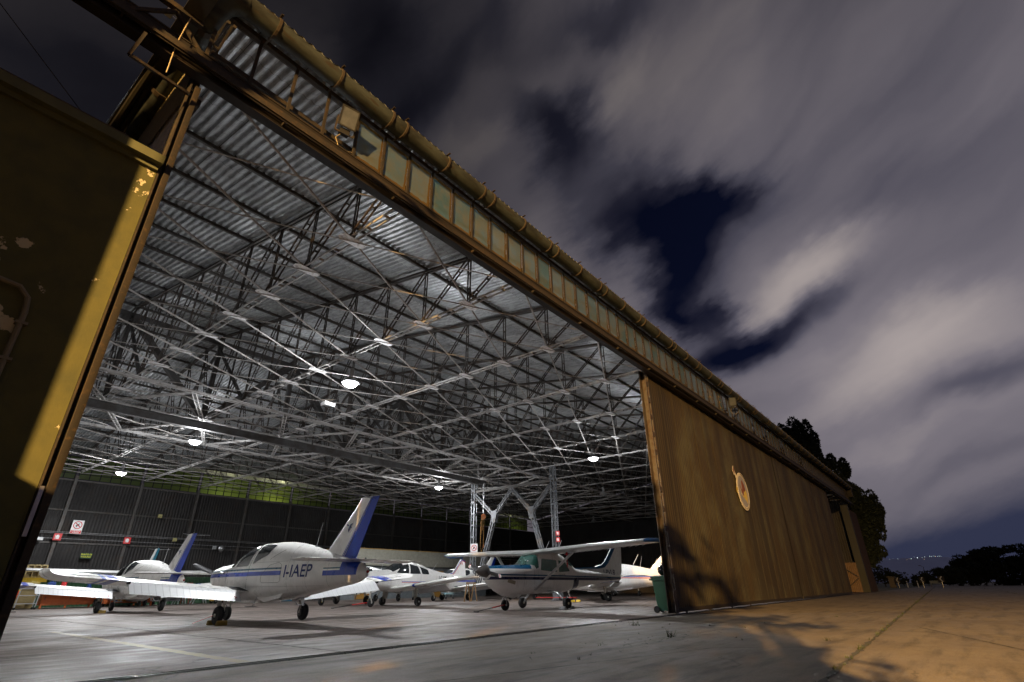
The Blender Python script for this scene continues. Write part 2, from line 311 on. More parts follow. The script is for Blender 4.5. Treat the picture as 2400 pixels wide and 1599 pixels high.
for xx in (12.5,24,44,58,74): strip('expansion_joint',[(xx,6.7),(xx+.8,-30)],.022,jm,jit=.9)
# crack patch (broken surface of the apron)
g=MB()
for k in range(150):
    x=random.gauss(9.2,1.6);y=random.gauss(4.2,.33);a=random.gauss(0,.5);l=random.uniform(.05,.28);ww=random.uniform(.006,.02)
    dx,dy=math.cos(a)*l,math.sin(a)*l; g.add([(x,y,.0042),(x+dx*.5-dy*.05,y+dy*.5+ww,.0042),(x+dx,y+dy,.0042),(x+dx*.5,y+dy*.5-ww,.0042)],[(0,3,2,1)])
tag(g.build('surface_cracks',jm),kind='structure')
# weeds
weedm=mat('weed_green',(.04,.055,.015),.8)
g=MB()
def tuft(x,y,s,nn):
    for k in range(nn):
        a=random.uniform(0,6.28);l=s*random.uniform(.4,1);t2=random.uniform(.3,1.1);bx,by=x+random.gauss(0,s*.25),y+random.gauss(0,s*.2)
        p=Vector((bx,by,0));q=p+Vector((math.cos(a)*l*math.sin(t2),math.sin(a)*l*math.sin(t2),l*math.cos(t2)));pr=Vector((-math.sin(a),math.cos(a),0))*.006
        g.add([p-pr,p+pr,q],[(0,1,2)])
for k in range(150):
    x=3+random.random()**1.6*70; tuft(x,1.17+x*.0278-.0835+random.gauss(0,.03),random.uniform(.02,.07),4)
for k in range(60):
    x=random.uniform(4,40); tuft(x,YF-.17+random.gauss(0,.02),random.uniform(.02,.05),3)
for k in range(14): tuft(random.uniform(6,14),random.uniform(3.,6.6),.05,5)
for k in range(90):
    x=9+random.random()**1.5*95; tuft(x,random.choice([1.17+x*.0278-.0835,-3.6+(x-5)*.025,random.uniform(-30,5.5)]),random.uniform(.05,.16),9)
for (x,y) in [(9.45,4.15),(11.6,5.9),(20.5,-3.),(27,-4.2),(22,-6.5),(30,-3)]: tuft(x,y,.19,24)
tag(g.build('weeds',weedm),'sparse dark weeds growing in the joints and cracks of the concrete apron','weeds',kind='stuff')
# ---------------------------------------------------------------- hangar
H=thing('hangar','long steel hangar with open front, lattice roof trusses and brown corrugated sliding doors','hangar',(XL,YF,0))
def hb(g,name,m,parent=None,smooth=False,label=None):
    p=parent or H; o=g.build(name,m,p,smooth)
    o.location=(-XL,-YF,0) if p is H else (0,0,0)
    if label:o['label']=label
    return o
# roof
g=MB(); pitch=.178; nx=int((XR+.3-.82)/pitch*6); ys=[6.42]+[Y0+DY*k*2 for k in range(9)]+[26.5]+[26.5+(26.5-(Y0+DY*k*2)) for k in range(8,-1,-1)]+[46.6]
ys=sorted(set(round(y,3) for y in ys)); N=nx+1
vs=[];
for y in ys:
    for i in range(N):
        x=.82+i*pitch/6; vs.append((x,y,zroof(y)+.13+.024*math.sin(2*math.pi*i/6)))
fs=[(j*N+i,(j+1)*N+i,(j+1)*N+i+1,j*N+i+1) for j in range(len(ys)-1) for i in range(N-1)]
g.add(vs,fs); hb(g,'roof_sheet',roofm,smooth=False)
# purlins
for j in range(-1,20):
    y=Y0+DY*j
    if y>45.5: continue
    g=MB(); z=zroof(y)+.045; g.beam((XL,y,z),(XR,y,z),.07,.10)
    for k in range(int((XR-XL)/.356)):
        x=.94+k*.356
        if x>24 : break
        g.box((x-.02,y-.07,z+.02),(x+.02,y+.075,z+.06))
    hb(g,'purlin',steeld)
# trusses
def ladder(g,p,q,gap,side,w=.035,h=.05,step=.55,bat=.03):
    p=Vector(p);q=Vector(q);s_=Vector(side).normalized()*gap/2
    g.beam(p+s_,q+s_,w,h);g.beam(p-s_,q-s_,w,h)
    L=(q-p).length;k=max(1,int(L/step))
    for i in range(1,k):
        c=p+(q-p)*i/k; d=(q-p).normalized()*.035; 
        g.beam(c+s_,c-s_,.07,bat,up=(q-p).normalized())
JN=20
def truss_geo(plates_from):
    g=MB();x=0
    for j in range(JN):
        y=Y0+DY*(j-1);y2=y+DY
        ladder(g,(x,y,ZC),(x,y2,ZC),.17,(1,0,0),.028,.05,.48,.016)
        g.cur=1
        g.beam((x-.05,y,zroof(y)-.03),(x-.05,y2,zroof(y2)-.03),.05,.08);g.beam((x+.05,y,zroof(y)-.03),(x+.05,y2,zroof(y2)-.03),.05,.08)
        # vertical
        if j>0:
            ladder(g,(x,y,ZC),(x,y,zroof(y)-.05),.10,(0,1,0),.03,.03,.5,.03); 
        if y<26: a,b=(y,zroof(y)-.08),(y2,ZC+.04)
        else: a,b=(y,ZC+.04),(y2,zroof(y2)-.08)
        ladder(g,(x-.04,a[0],a[1]),(x-.04,b[0],b[1]),.11,(1,0,0),.035,.035,.42,.03); g.cur=0
    for j in range(plates_from,JN+1):
        y=Y0+DY*(j-1); g.box((x-.2,y-.09,ZC-.045),(x+.2,y+.09,ZC-.033))
    return g
tmesh=None
gm=MB(); gm.prism([(-.34,-.06,0),(-.25,-.13,0),(.25,-.13,0),(.34,-.06,0),(.34,.06,0),(.25,.13,0),(-.25,.13,0),(-.34,.06,0)],(0,0,.012))
for sx_ in (-.2,.2):
    for sy_ in (-.05,.05): gm.disc((sx_,sy_,-.005),(0,0,1),.018,.012,6)
gpo=None
near=truss_geo(99);near_me=None;far_me=None
for i in range(-1,15):
    x=X0+DX*i
    if x>XR-.5: continue
    full=i<=6 and i>=0
    if full:
        if near_me is None:
            o=near.build('roof_truss',[steel,steelw],H);near_me=o.data
        else:
            o=bpy.data.objects.new('roof_truss',near_me);col.objects.link(o);o.parent=H
        for j in range(0,12):
            if gpo is None: gp=gm.build('gusset_plate',plate,o);gpo=gp.data
            else: gp=bpy.data.objects.new('gusset_plate',gpo);col.objects.link(gp);gp.parent=o
            gp.location=(0,Y0+DY*(j-1),ZC-.05)
    else:
        if far_me is None:
            o=truss_geo(0).build('roof_truss',[steel,steelw],H);far_me=o.data
        else:
            o=bpy.data.objects.new('roof_truss',far_me);col.objects.link(o);o.parent=H
    o.location=(x-XL,-YF,0)
    o['group']='roof trusses of the hangar'
bracem=mat('brace_rod_paint',(.36,.345,.33),.55,.1,(.20,.155,.12),6,.5,.7)
# wind bracing: continuous diagonal lines
def brace(fam,i0,j0):
    g=MB(); pts=[];i,j=i0,j0
    while -1<=i<=14 and 0<=j<=JN:
        pts.append((X0+DX*i,Y0+DY*(j-1),ZC-.02+(0 if fam>0 else -.035)));i+=1;j+=fam
    if len(pts)<2: return
    rr=.027 if fam>0 else .015
    for a,b in zip(pts[:-1],pts[1:]): g.tube([a,((a[0]+b[0])/2,(a[1]+b[1])/2,a[2]-random.uniform(0,.03)),b],rr,6)
    hb(g,'wind_brace',bracem)
for j in range(0,JN): brace(1,-1,j)
for i in range(0,14): brace(1,i,0)
for j in range(1,JN+1): brace(-1,-1,j)
for i in range(0,14): brace(-1,i,JN)
# centre girder system along X
for (y,z) in ((22.4,ZC-.08),(26.35,ZC-.08),(30.95,ZC-.08)):
    g=MB(); ladder(g,(XL,y,z),(XR,y,z),.2,(0,1,0),.05,.07,.6,.03); hb(g,'longitudinal_chord',steel)
g=MB()
for i in range(-1,14):
    x=X0+DX*i
    for (a,b) in ((22.4,26.35),(30.95,26.35)):
        ladder(g,(x,b,ZC-.1),(x+DX/2,a,ZC-.1),.16,(1,0,0),.04,.05,.45,.02);ladder(g,(x+DX/2,a,ZC-.1),(x+DX,b,ZC-.1),.16,(1,0,0),.04,.05,.45,.02)
hb(g,'zigzag_bracing',steel)
g=MB(); zt=12.2
g.beam((XL,26.5,zt),(XR,26.5,zt),.2,.25)
for i in range(-1,14):
    x=X0+DX*i
    g.beam((x,26.5,ZC),(x,26.5,zt),.16,.16);a,b=((ZC,zt) if i%2 else (zt,ZC)); g.beam((x,26.5,a),(x+DX,26.5,b),.24,.26,up=(0,1,0))
    for yy in (22.4,30.95): g.beam((x,yy,ZC),(x,26.5,zt-.3),.1,.12)
hb(g,'main_girder',girdm)
g=MB(); g.box((XL,25.8,7.56),(29.2,26.05,7.59));g.box((XL,25.8,7.88),(29.2,26.05,7.91));g.box((XL,25.9,7.59),(29.2,25.93,7.88)); 
for k in range(8): g.beam((3+DX*k,25.92,7.92),(3+DX*k,25.92,8.1),.06,.06)
hb(g,'crane_beam',girdm)
# columns with lattice portal
def latcol(g,p,q,wx,wy,step=.75):
    p=Vector(p);q=Vector(q);d=(q-p).normalized()
    s1=Vector((1,0,0));s2=d.cross(s1).normalized()
    for a in (-1,1):
        for b in (-1,1):
            c=s1*a*wx/2+s2*b*wy/2; g.beam(p+c,q+c,.062,.062)
    L=(q-p).length;k=max(2,int(L/step))
    for i in range(k+1):
        c=p+(q-p)*i/k
        for b in (-1,1):
            g.beam(c+s2*b*wy/2-s1*wx/2,c+s2*b*wy/2+s1*wx/2,.10,.02,up=s2)
            g.beam(c+s1*b*wx/2-s2*wy/2,c+s1*b*wx/2+s2*wy/2,.10,.02,up=s1)
xc=29.2
for yb in (19.8,26.95):
    g=MB(); latcol(g,(xc,yb,0),(xc,yb,8.1),.24,.28); g.box((xc-.3,yb-.3,0),(xc+.3,yb+.3,.06)); g.box((xc-.22,yb-.24,.06),(xc+.22,yb+.24,1.1)); hb(g,'column',colm)
for yb,yk in ((19.8,21.65),(26.95,24.95)):
    g=MB(); s_=1 if yk>yb else -1
    latcol(g,(xc,yb+.45*s_,.8),(xc,yk,5.35),.2,.2,.9);latcol(g,(xc,yk,5.35),(xc,23.3,7.05),.17,.17,.6);latcol(g,(xc,yk,5.35),(xc,yb+.2*s_,6.95),.17,.17,.6)
    g.prism([(xc-.13,yk-.28,5.7),(xc-.13,yk+.28,5.7),(xc-.13,yk+.14*1,4.9),(xc-.13,yk-.14,4.9)],(.26,0,0)); hb(g,'knee_brace',colm)
g=MB(); g.beam((xc,19.6,7.22),(xc,27.1,7.22),.14,.18);g.box((xc-.1,23.05,6.95),(xc+.1,23.55,7.12)); hb(g,'portal_beam',steeld)
# back wall, side walls
def corr(g,p,q,z0,z1,pit,amp,seg=4):
    p=Vector(p);q=Vector(q);d=(q-p);L=d.length;d.normalize();nn=Vector((-d.y,d.x,0));k=int(L/pit*seg);o=[]
    for i in range(k+1):
        c=p+d*(L*i/k)+nn*amp*math.sin(2*math.pi*i/seg+.6); o.append((c.x,c.y,z0));o.append((c.x,c.y,z1))
    g.add(o,[(2*i,2*i+2,2*i+3,2*i+1) for i in range(k)])
g=MB();corr(g,(XL,YB,0),(XR,YB,0),0,7.75,.2,.022); hb(g,'back_wall',wallc)
g=MB();corr(g,(XL-.05,YF+.4,0),(XL-.05,YB,0),0,9.4,.2,.02); hb(g,'side_wall',mat('pale_bounce_wall',(.62,.61,.58),.7))  # unseen left wall, coloured pale to bounce lamp light onto the aircraft sides
g=MB(); corr(g,(XR,YB,0),(XR,YF+.2,0),0,9.4,.2,.02); hb(g,'side_wall',wallc)
for xx in (XL-.06,XR+.01):
    g=MB(); g.prism([(xx,7.3,9.35),(xx,26.5,9.35),(xx,45.9,9.35),(xx,26.5,12.55)],(.02,0,0)); hb(g,'gable_wall',wallc)
for i in range(0,14):
    x=X0+DX*i; g=MB(); g.box((x-.09,YB-.22,0),(x+.09,YB-.05,8.0)); hb(g,'wall_post',steeld)
g=MB()
for z in (3.71,5.75,7.7): g.beam((XL,YB-.08,z),(XR,YB-.08,z),.06,.09)
hb(g,'wall_girt',steeld)
g=MB()
for z in (4.28,4.36,3.95): g.tube([(XL,YB-.3,z),(XR,YB-.3,z)],.018,6)
hb(g,'cable_conduit',alu)
# clerestory
litg=None
def litmat():
    m,n,b=nt('backlit_dirty_glass'); v=coords(n); f=noise(n,v,.6,5,.6); 
    sx=node(n,'ShaderNodeSeparateXYZ'); n.links.new(coords(n),sx.inputs[0])
    gx=mth(n,'POWER',2.718,mth(n,'MULTIPLY',mth(n,'POWER',mth(n,'DIVIDE',mth(n,'SUBTRACT',sx.outputs[0],21.),4.2),2.),-1.))
    c=mixc(n,f,(.13,.15,.03),(.07,.12,.045)); n.links.new(c,b.inputs['Base Color'])
    dif=node(n,'ShaderNodeBsdfTranslucent'); n.links.new(c,dif.inputs['Color'])
    mx=node(n,'ShaderNodeMixShader'); mx.inputs[0].default_value=.7; n.links.new(b.outputs[0],mx.inputs[1]); n.links.new(dif.outputs[0],mx.inputs[2])
    n.links.new(mx.outputs[0],n.nodes['Material Output'].inputs['Surface']); return m
litg=litmat()
for i in range(0,14):
    x=X0+DX*i; g=MB(); g.add([(x+.1,YB,7.8),(x+DX-.1,YB,7.8),(x+DX-.1,YB,9.3),(x+.1,YB,9.3)],[(0,1,2,3)]); w_=hb(g,'clerestory_window',litg)
    g=MB()
    for k in range(7): g.beam((x+.1+k*(DX-.2)/6,YB-.03,7.8),(x+.1+k*(DX-.2)/6,YB-.03,9.3),.05,.05)
    for z in (7.8,8.15,8.5,8.85,9.3): g.beam((x+.1,YB-.03,z),(x+DX-.1,YB-.03,z),.04,.04)
    hb(g,'window_bar',darkin,w_)
for (lx,le) in ((19.,130),(23.6,190),(58.,50)):
    l=bpy.data.lights.new('yard_lamp','POINT'); l.energy=le; l.color=(1.,.97,.5); l.shadow_soft_size=.2; o=bpy.data.objects.new('yard_lamp',l); col.objects.link(o); o.location=(lx,YB+1.6,7.6)
# front head beam, rails
rustd=mat('dark_rail_steel',(.010,.008,.006),.7,.1,(.018,.012,.008),3)
g=MB(); xa,xb=-7.5,XR
g.box((xa,YF-.16,7.54),(xb,YF+.02,7.60)); g.box((xa,YF-.05,7.60),(xb,YF+.0,7.98)); g.cur=1; g.box((xa,YF-.065,7.62),(xb,YF-.05,7.64));g.box((xa,YF-.065,7.76),(xb,YF-.05,7.775));g.box((xa,YF-.20,7.98),(xb,YF+.02,8.02));g.box((xa,YF-.24,7.80),(xb,YF-.20,7.95))
g.box((xa,YF-.30,7.66),(xb,YF-.26,7.74)); g.cur=0; g.box((xa,YF-.09,8.045),(xb,YF-.02,8.24)); g.cur=1; g.box((xa,YF-.105,8.20),(xb,YF-.09,8.215)); g.box((xa,YF-.105,8.10),(xb,YF-.09,8.11))
g.cur=0; g.box((xa,YF-.27,7.62),(xb,YF-.25,7.655)); g.box((xa,YF-.10,7.60),(xb,YF-.085,7.72)); g.cur=1; g.box((xa,YF-.145,7.84),(xb,YF-.125,7.90)); g.box((xa,YF-.10,7.92),(xb,YF-.09,7.98))
for k in range(30):
    x=xa+.6+k*2.34; g.box((x,YF-.262,7.66),(x+.03,YF-.05,7.80)); 
    g.box((x+1.1,YF-.165,7.905),(x+1.45,YF-.125,7.93))
g.v=[(x_,y_,7.72+(z_-7.54)*.62 if z_<8.04 else z_) for x_,y_,z_ in g.v]; hb(g,'door_head_rail',[rustd,rust])
g=MB(); ob=8.8
g.beam((-7.5,YF-.1,ob-.2),(1.0,YF-.1,ob-.12),.09,.09)
for k in range(8):
    x=-7.2+k*1.05; g.beam((x,YF-.1,8.05),(x+.5,YF-.1,ob-.2),.05,.05);g.beam((x+.5,YF-.1,ob-.2),(x+1.05,YF-.1,8.05),.05,.05)
g.beam((.42,YF-.35,7.6),(.36,YF-.35,7.1),.04,.04);g.beam((.36,YF-.35,7.1),(1.15,YF-.1,7.3),.04,.04)
hb(g,'outrigger_rail',rust)
# window band
g=MB()
g.beam((XL,YF-.02,9.38),(XR,YF-.02,9.38),.08,.10); g.beam((XL,YF+.10,8.52),(XR,YF+.10,8.52),.06,.09); g.beam((XL,YF+.0,8.28),(XR,YF+.0,8.28),.07,.06)
hb(g,'window_rail',rust)
NP=92
for k in range(NP+1):
    x=1.18+.67*k
    g=MB(); g.beam((x,YF-.035,8.26),(x,YF-.035,9.36),.032,.05); hb(g,'mullion',rust)
missing={36,38,39,43,46,47,52,53,60,61}
yelp=mat('faded_yellow_lettering',(.30,.20,.03),.7)
pm_=None
LET={33:'A',35:'E',37:'R',40:'O',41:'C'}
for k in range(4,NP):
    if k in missing: continue
    x=1.18+.67*k
    if pm_ is None:
        g=MB(); g.add([(.0,0,0),(.63,0,0),(.63,0,.99),(0,0,.99)],[(0,1,2,3)]); o=g.build('window_pane',panem,H);pm_=o.data
    else:
        o=bpy.data.objects.new('window_pane',pm_);col.objects.link(o);o.parent=H
    o.location=(x+.02-XL,.0,8.32)
    if k in (33,35):
        vs,fs=text_geo(LET[k],.95,'CENTER'); g=MB(); g.add([(.31+v[0]*.62,-.004,.16+v[1]) for v in vs],fs); g.build('painted_letter',yelp,o)
# sheet behind, gutter
g=MB(); n_=14; L=[]
gx0=1.32
for xx in [gx0+ (XR+.6-gx0)*i/120 for i in range(121)]:
    rr=.185+random.uniform(-.006,.006)
    L.append([(xx,6.60+rr*math.cos(2*math.pi*k/n_),9.44+rr*math.sin(2*math.pi*k/n_)+random.uniform(-.003,.003)) for k in range(n_)])
g.loft(L); gut=hb(g,'gutter',galv,smooth=True)
x=1.9;k=0
while x<XR:
    g=MB(); g.tube([(x-.022,6.60,9.44),(x+.022,6.60,9.44)],.207,14); g.beam((x,6.60,9.65),(x,6.42,9.66),.04,.012); g.beam((x,6.75,9.3),(x,6.95,9.36),.03,.012); hb(g,'gutter_strap',strapm,gut)
    x+=(1.23,1.2,.36)[k%3] if k%3!=2 else .36;k+=1
g=MB(); pts=[(1.42,6.60,9.42),(1.28,6.62,9.40),(1.14,6.70,9.30),(1.06,6.80,9.12),(1.04,6.95,8.93),(1.05,7.5,8.86),(1.08,8.5,8.74),(1.1,9.9,8.56)]
g.tube(pts,[.19,.20,.205,.2,.185,.165,.16,.155],14); dp=hb(g,'drain_pipe',galv,smooth=True)
for (p,q) in (((1.04,7.0,8.92),(1.045,7.1,8.90)),((1.085,8.6,8.73),(1.09,8.68,8.71)),((1.05,7.75,8.83),(1.055,7.8,8.82))):
    g=MB(); g.tube([p,q],.19,14); hb(g,'pipe_clamp',strapm,dp)
g=MB(); g.tube([(.80,5.7,8.9),(.78,10.3,8.58)],.06,8); g.tube([(.92,6.3,8.95),(.9,10.2,8.6)],.05,8); g.prism([(.70,6.2,8.70),(.98,6.2,8.72),(.98,26,8.55),(.70,26,8.52)],(0,0,.02))
hb(g,'verge_trim',mat('verge_dark',(.05,.045,.03),.7))
g=MB(); corr(g,(1.16,7.3,0),(1.16,16,0),7.5,8.75,.09,.012); hb(g,'verge_cladding',mat('pale_cladding',(.22,.19,.10),.7))
g=MB(); g.beam((1.22,7.1,7.95),(1.22,20,7.95),.10,.5); g.beam((1.30,7.1,7.5),(1.3,20,7.5),.12,.12); hb(g,'eaves_beam',rust)
# left masonry wing with jamb
g=MB(); g.box((-9,YF,-.02),(1.13,YF+.3,5.93)); hb(g,'masonry_wall',greenplaster,label='dark green peeling plaster wall beside the opening')
g=MB(); g.box((-9,YF-.14,5.93),(1.14,YF+.4,6.06)); g.box((-9,YF-.05,5.86),(1.12,YF,5.93)); hb(g,'wall_cornice',mat('cornice_green',(.09,.095,.045),.8,bmp=.2))
g=MB(); g.prism([(-9,YF-.05,6.09),(.72,YF-.05,6.10),(.7,20,6.5),(-9,20,6.5)],(0,0,.05)); hb(g,'wing_roof',strapm)
g=MB(); g.box((1.20,YF-.03,0),(1.27,YF+.12,7.6)); g.box((1.13,YF+.10,0),(1.20,YF+.16,7.6)); g.box((1.135,YF-.01,0),(1.155,YF+.1,7.6)); hb(g,'door_jamb',rust)
g=MB(); g.tube([(-2.5,YF-.05,3.74),(.22,YF-.05,3.72),(.38,YF-.05,3.70),(.475,YF-.05,3.60),(.5,YF-.05,3.44),(.515,YF-.05,0.3)],.028,8)
for z in (3.3,2.9,2.0): g.box((.46,YF-.08,z),(.56,YF,z+.03))
hb(g,'conduit_pipe',mat('conduit_grey_brown',(.17,.15,.10),.7))
g=MB(); g.box((1.145,YF-.04,1.28),(1.18,YF-.02,1.75)); hb(g,'latch_plate',alu)
# sliding doors : corrugated leaves
def leaf(x0,x1,yy,name='sliding_door',m=None):
    m=m or doorm
    g=MB(); pit=.172; k=int((x1-x0)/pit); P=[]
    for i in range(k+1):
        xx=x0+(x1-x0)*i/k; wdt=(x1-x0)/k
        for dx,dy in ((0,0),(.42*wdt,0),(.55*wdt,-.011),(.88*wdt,-.011)):
            if xx+dx<=x1: P.append((xx+dx,yy+dy))
    o=[];zs=(.07,2.85,5.45,7.93)
    for r_ in range(3):
        o=[]
        for a,b in P: o.append((a,b-.004*(2-r_),zs[r_]));o.append((a,b-.004*(2-r_),zs[r_+1]+.03*(r_<2)))
        g.add(o,[(2*i,2*i+2,2*i+3,2*i+1) for i in range(len(P)-1)])
    o=hb(g,name,m)
    g=MB(); g.box((x0,yy+.05,.07),(x1,yy+.09,7.93)); 
    for xs in [x0+1.03*k for k in range(1,int((x1-x0)/1.03))]: g.box((xs-.012,yy-.032,.07),(xs+.012,yy-.022,7.93))
    g.box((x0,yy-.035,.05),(x1,yy+.05,.16)); hb(g,'door_frame',mat('door_frame_brown',(.018,.013,.008),.7),o)
    return o
gy=7.06
bounds=[16.82,25.05,33.7,42.3,50.8]
leaves=[leaf(bounds[i],bounds[i+1]-.03,gy+(.0 if i%2==0 else .03)) for i in range(4)]
# perforated end post of the first leaf
g=MB(); za=0.02
g.box((16.58,gy-.04,za),(16.63,gy-.02,7.93));g.box((16.75,gy-.04,za),(16.82,gy-.02,7.93)); z=za
while z<7.4:
    g.box((16.63,gy-.038,z),(16.75,gy-.022,z+(.62 if z<.1 else .16))); z+=(.62+.46 if z<.1 else .62)
g.box((16.60,gy+.2,za),(16.82,gy+.22,7.93)); g.box((16.80,gy-.02,za),(16.82,gy+.2,7.93))
hb(g,'end_post',mat('end_post_grey_rust',(.065,.056,.047),.6,.1,(.045,.026,.015),6,.45,.6),leaves[0])
g=MB()
for xx in (17.5,19.6,21.9,24.2): g.disc((xx,gy,.05),(0,1,0),.05,.04,12)
hb(g,'door_roller',steeld,leaves[0])
# emblem on second leaf
em=thing('emblem',None,None); del em
crm=mat('emblem_cream',(.82,.76,.60),.6); egr=mat('emblem_grey',(.36,.36,.40),.6); eye=mat('emblem_yellow',(.72,.55,.12),.6); ebr=mat('emblem_brown',(.26,.08,.03),.6); edk=mat('emblem_dark_marks',(.09,.07,.05),.7)
lf=leaves[1]; ex,ez,ey=26.15,4.72,gy-.06
def el(rx,rz,y,m,name,parent,t=.01,cx=0,cz=0):
    g=MB(); g.prism([(ex+cx+rx*math.cos(a*math.pi/24),y,ez+cz+rz*math.sin(a*math.pi/24)) for a in range(48)],(0,t,0)); return hb(g,name,m,parent)
g=MB(); g.prism([(ex+.98*math.cos(a*math.pi/24),ey,ez+1.0*math.sin(a*math.pi/24)) for a in range(48)],(0,.012,0)); EM=hb(g,'club_emblem',crm,H,label='oval cream and grey club emblem on the brown door')
def ep(name,m,poly,d=.004):
    g=MB(); g.prism([(ex+a,ey-d,ez+b) for a,b in poly],(0,.003,0)); return hb(g,name,m,EM)
ep('emblem_field',egr,[(.80*math.cos(a*math.pi/24),.83*math.sin(a*math.pi/24)) for a in range(48)],.004)
ep('island_shape',eye,[(-.55,.1),(-.42,-.15),(-.28,-.3),(.0,-.12),(.2,.12),(.45,.15),(.62,-.05),(.6,-.3),(.52,-.45),(.45,-.62),(.3,-.5),(.1,-.42),(-.05,-.35),(-.25,-.3),(-.4,-.25)],.008)
ep('figure_shape',ebr,[(-.3,.1),(-.15,.05),(-.12,.5),(.05,.62),(.3,.4),(.42,.1),(.25,.0),(.05,.02),(.0,-.2),(-.12,-.26),(-.2,-.05)],.012)
ep('figure_arm',ebr,[(-.62,.38),(-.3,.12),(-.2,-.1),(-.28,-.12),(-.4,.08)],.013)
ep('torch_shape',crm,[(-1.02,1.25),(-1.2,1.12),(-1.25,.92),(-1.15,.75),(-.95,.72),(-.85,.55),(-.72,.55),(-.74,.78),(-.92,.95)],.002)
ep('torch_flame',ebr,[(-1.03,1.18),(-1.14,1.05),(-1.16,.92),(-1.08,.8),(-.98,.86),(-.98,1.02)],.006)
ep('scroll_shape',eye,[(-.92,.12),(-1.12,.1),(-1.22,-.02),(-1.14,-.2),(-1.06,-.2),(-1.04,-.06),(-.9,-.04)],.004)
g=MB()
for k in range(34):
    a=math.pi*(.22+.56*k/33) if k<17 else math.pi*(1.2+.6*(k-17)/16)
    c=(ex+.89*math.cos(a),ez+.915*math.sin(a)); s_=.022+.01*(k%3); g.box((c[0]-s_*.6,ey-.006,c[1]-s_),(c[0]+s_*.6,ey-.003,c[1]+s_))
hb(g,'ring_lettering',edk,EM)
for o_ in [EM]+[q for q in sc.objects if q.parent==EM]:
    for v in o_.data.vertices: v.co.x=ex+(v.co.x-ex)*.86; v.co.z=ez+(v.co.z-ez)*.86

# far end beyond the leaves
g=MB(); corr(g,(50.85,9.2,0),(58.6,9.2,0),0,7.5,.13,.015); hb(g,'recessed_cladding',mat('recess_dark_red_brown',(.018,.010,.007),.8))
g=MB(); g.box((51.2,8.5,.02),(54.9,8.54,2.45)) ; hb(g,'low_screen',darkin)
g=MB(); corr(g,(55.6,8.4,0),(55.4,6.9,0),.08,2.35,.14,.02); wd=hb(g,'wicket_gate',mat('wicket_brown',(.12,.07,.032),.7))
g=MB(); g.beam((55.3,8.35,.1),(55.15,6.95,1.15),.05,.05);g.beam((55.15,6.95,1.25),(55.3,8.35,2.3),.05,.05); hb(g,'gate_brace',rust,wd)
g=MB(); g.box((59.6,YF-.1,0),(60.1,YF+.5,7.5)); hb(g,'end_pier',mat('pier_olive',(.013,.014,.010),.7))
g=MB(); corr(g,(60.1,YF+.1,0),(66.5,YF+.1,0),0,7.3,.13,.015); g.box((60.1,YF+.15,0),(66.5,YF+.3,7.3)); hb(g,'end_cladding',mat('end_dark_red',(.022,.010,.007),.8))
g=MB(); g.box((XR,6.5,8.6),(XR+.4,7.2,9.5)); hb(g,'gutter_end_box',rustd)
# ---------------------------------------------------------------- lamps
lens=emit('lamp_lens',(.95,.97,1.),30.)
def pendant(x,y,z,lit,label,power=1.):
    t=thing('pendant_lamp',label,'lamp',(x,y,z),0,'pendant lamps under the trusses')
    g=MB(); g.lathe((0,0,0),(0,0,1),[(0,.30),(.02,.31),(.10,.26),(.17,.17),(.22,.09),(.28,.08)],20); g.build('reflector',alu,t,True)
    g=MB(); g.lathe((0,0,.28),(0,0,1),[(0,.085),(.25,.085),(.28,.05)],14); g.build('ballast',grey,t,True)
    g=MB(); g.tube([(0,0,.55),(0,0,ZC-z)],.01,6); g.build('hanger',steeld,t)
    g=MB(); g.lathe((0,0,0),(0,0,1),[(-.15,.02),(-.13,.12),(-.09,.19),(-.04,.235),(.01,.26),(.03,.27)],24); g.build('lens',lens if lit else glass('lens_dark',(.25,.27,.28)),t,True)
    if lit:
        for nm,typ,pw in (('lamp_spot','SPOT',1600),('lamp_fill','POINT',560)):
            l=bpy.data.lights.new(nm,typ); l.energy=pw*power; l.color=(.96,.98,1.); l.shadow_soft_size=.16
            if typ=='SPOT': l.spot_size=R(168); l.spot_blend=.35
            o=bpy.data.objects.new(nm,l); col.objects.link(o); o.location=(x,y,z-.24 if typ=='SPOT' else z-.30)
    return t
pendant(9.7,15.0,7.32,1,'largest lit pendant lamp, hanging in the nearest truss bay')
pendant(9.6,27.4,7.32,1,'lit pendant lamp hanging below the dark crane beam')
pendant(9.9,38.6,7.32,1,'lit pendant lamp hanging close to the dark back wall on the left')
pendant(26.4,27.9,7.32,1,'small lit pendant lamp left of the lattice columns')
pendant(25.7,14.6,7.32,1,'lit pendant lamp nearest the edge of the brown door')
pendant(36.7,20.2,7.2,0,'unlit pendant lamp in the dark, above the high wing tip')
pendant(52.5,30.4,7.2,0,'unlit pendant lamp deep in the dark right part of the hangar')
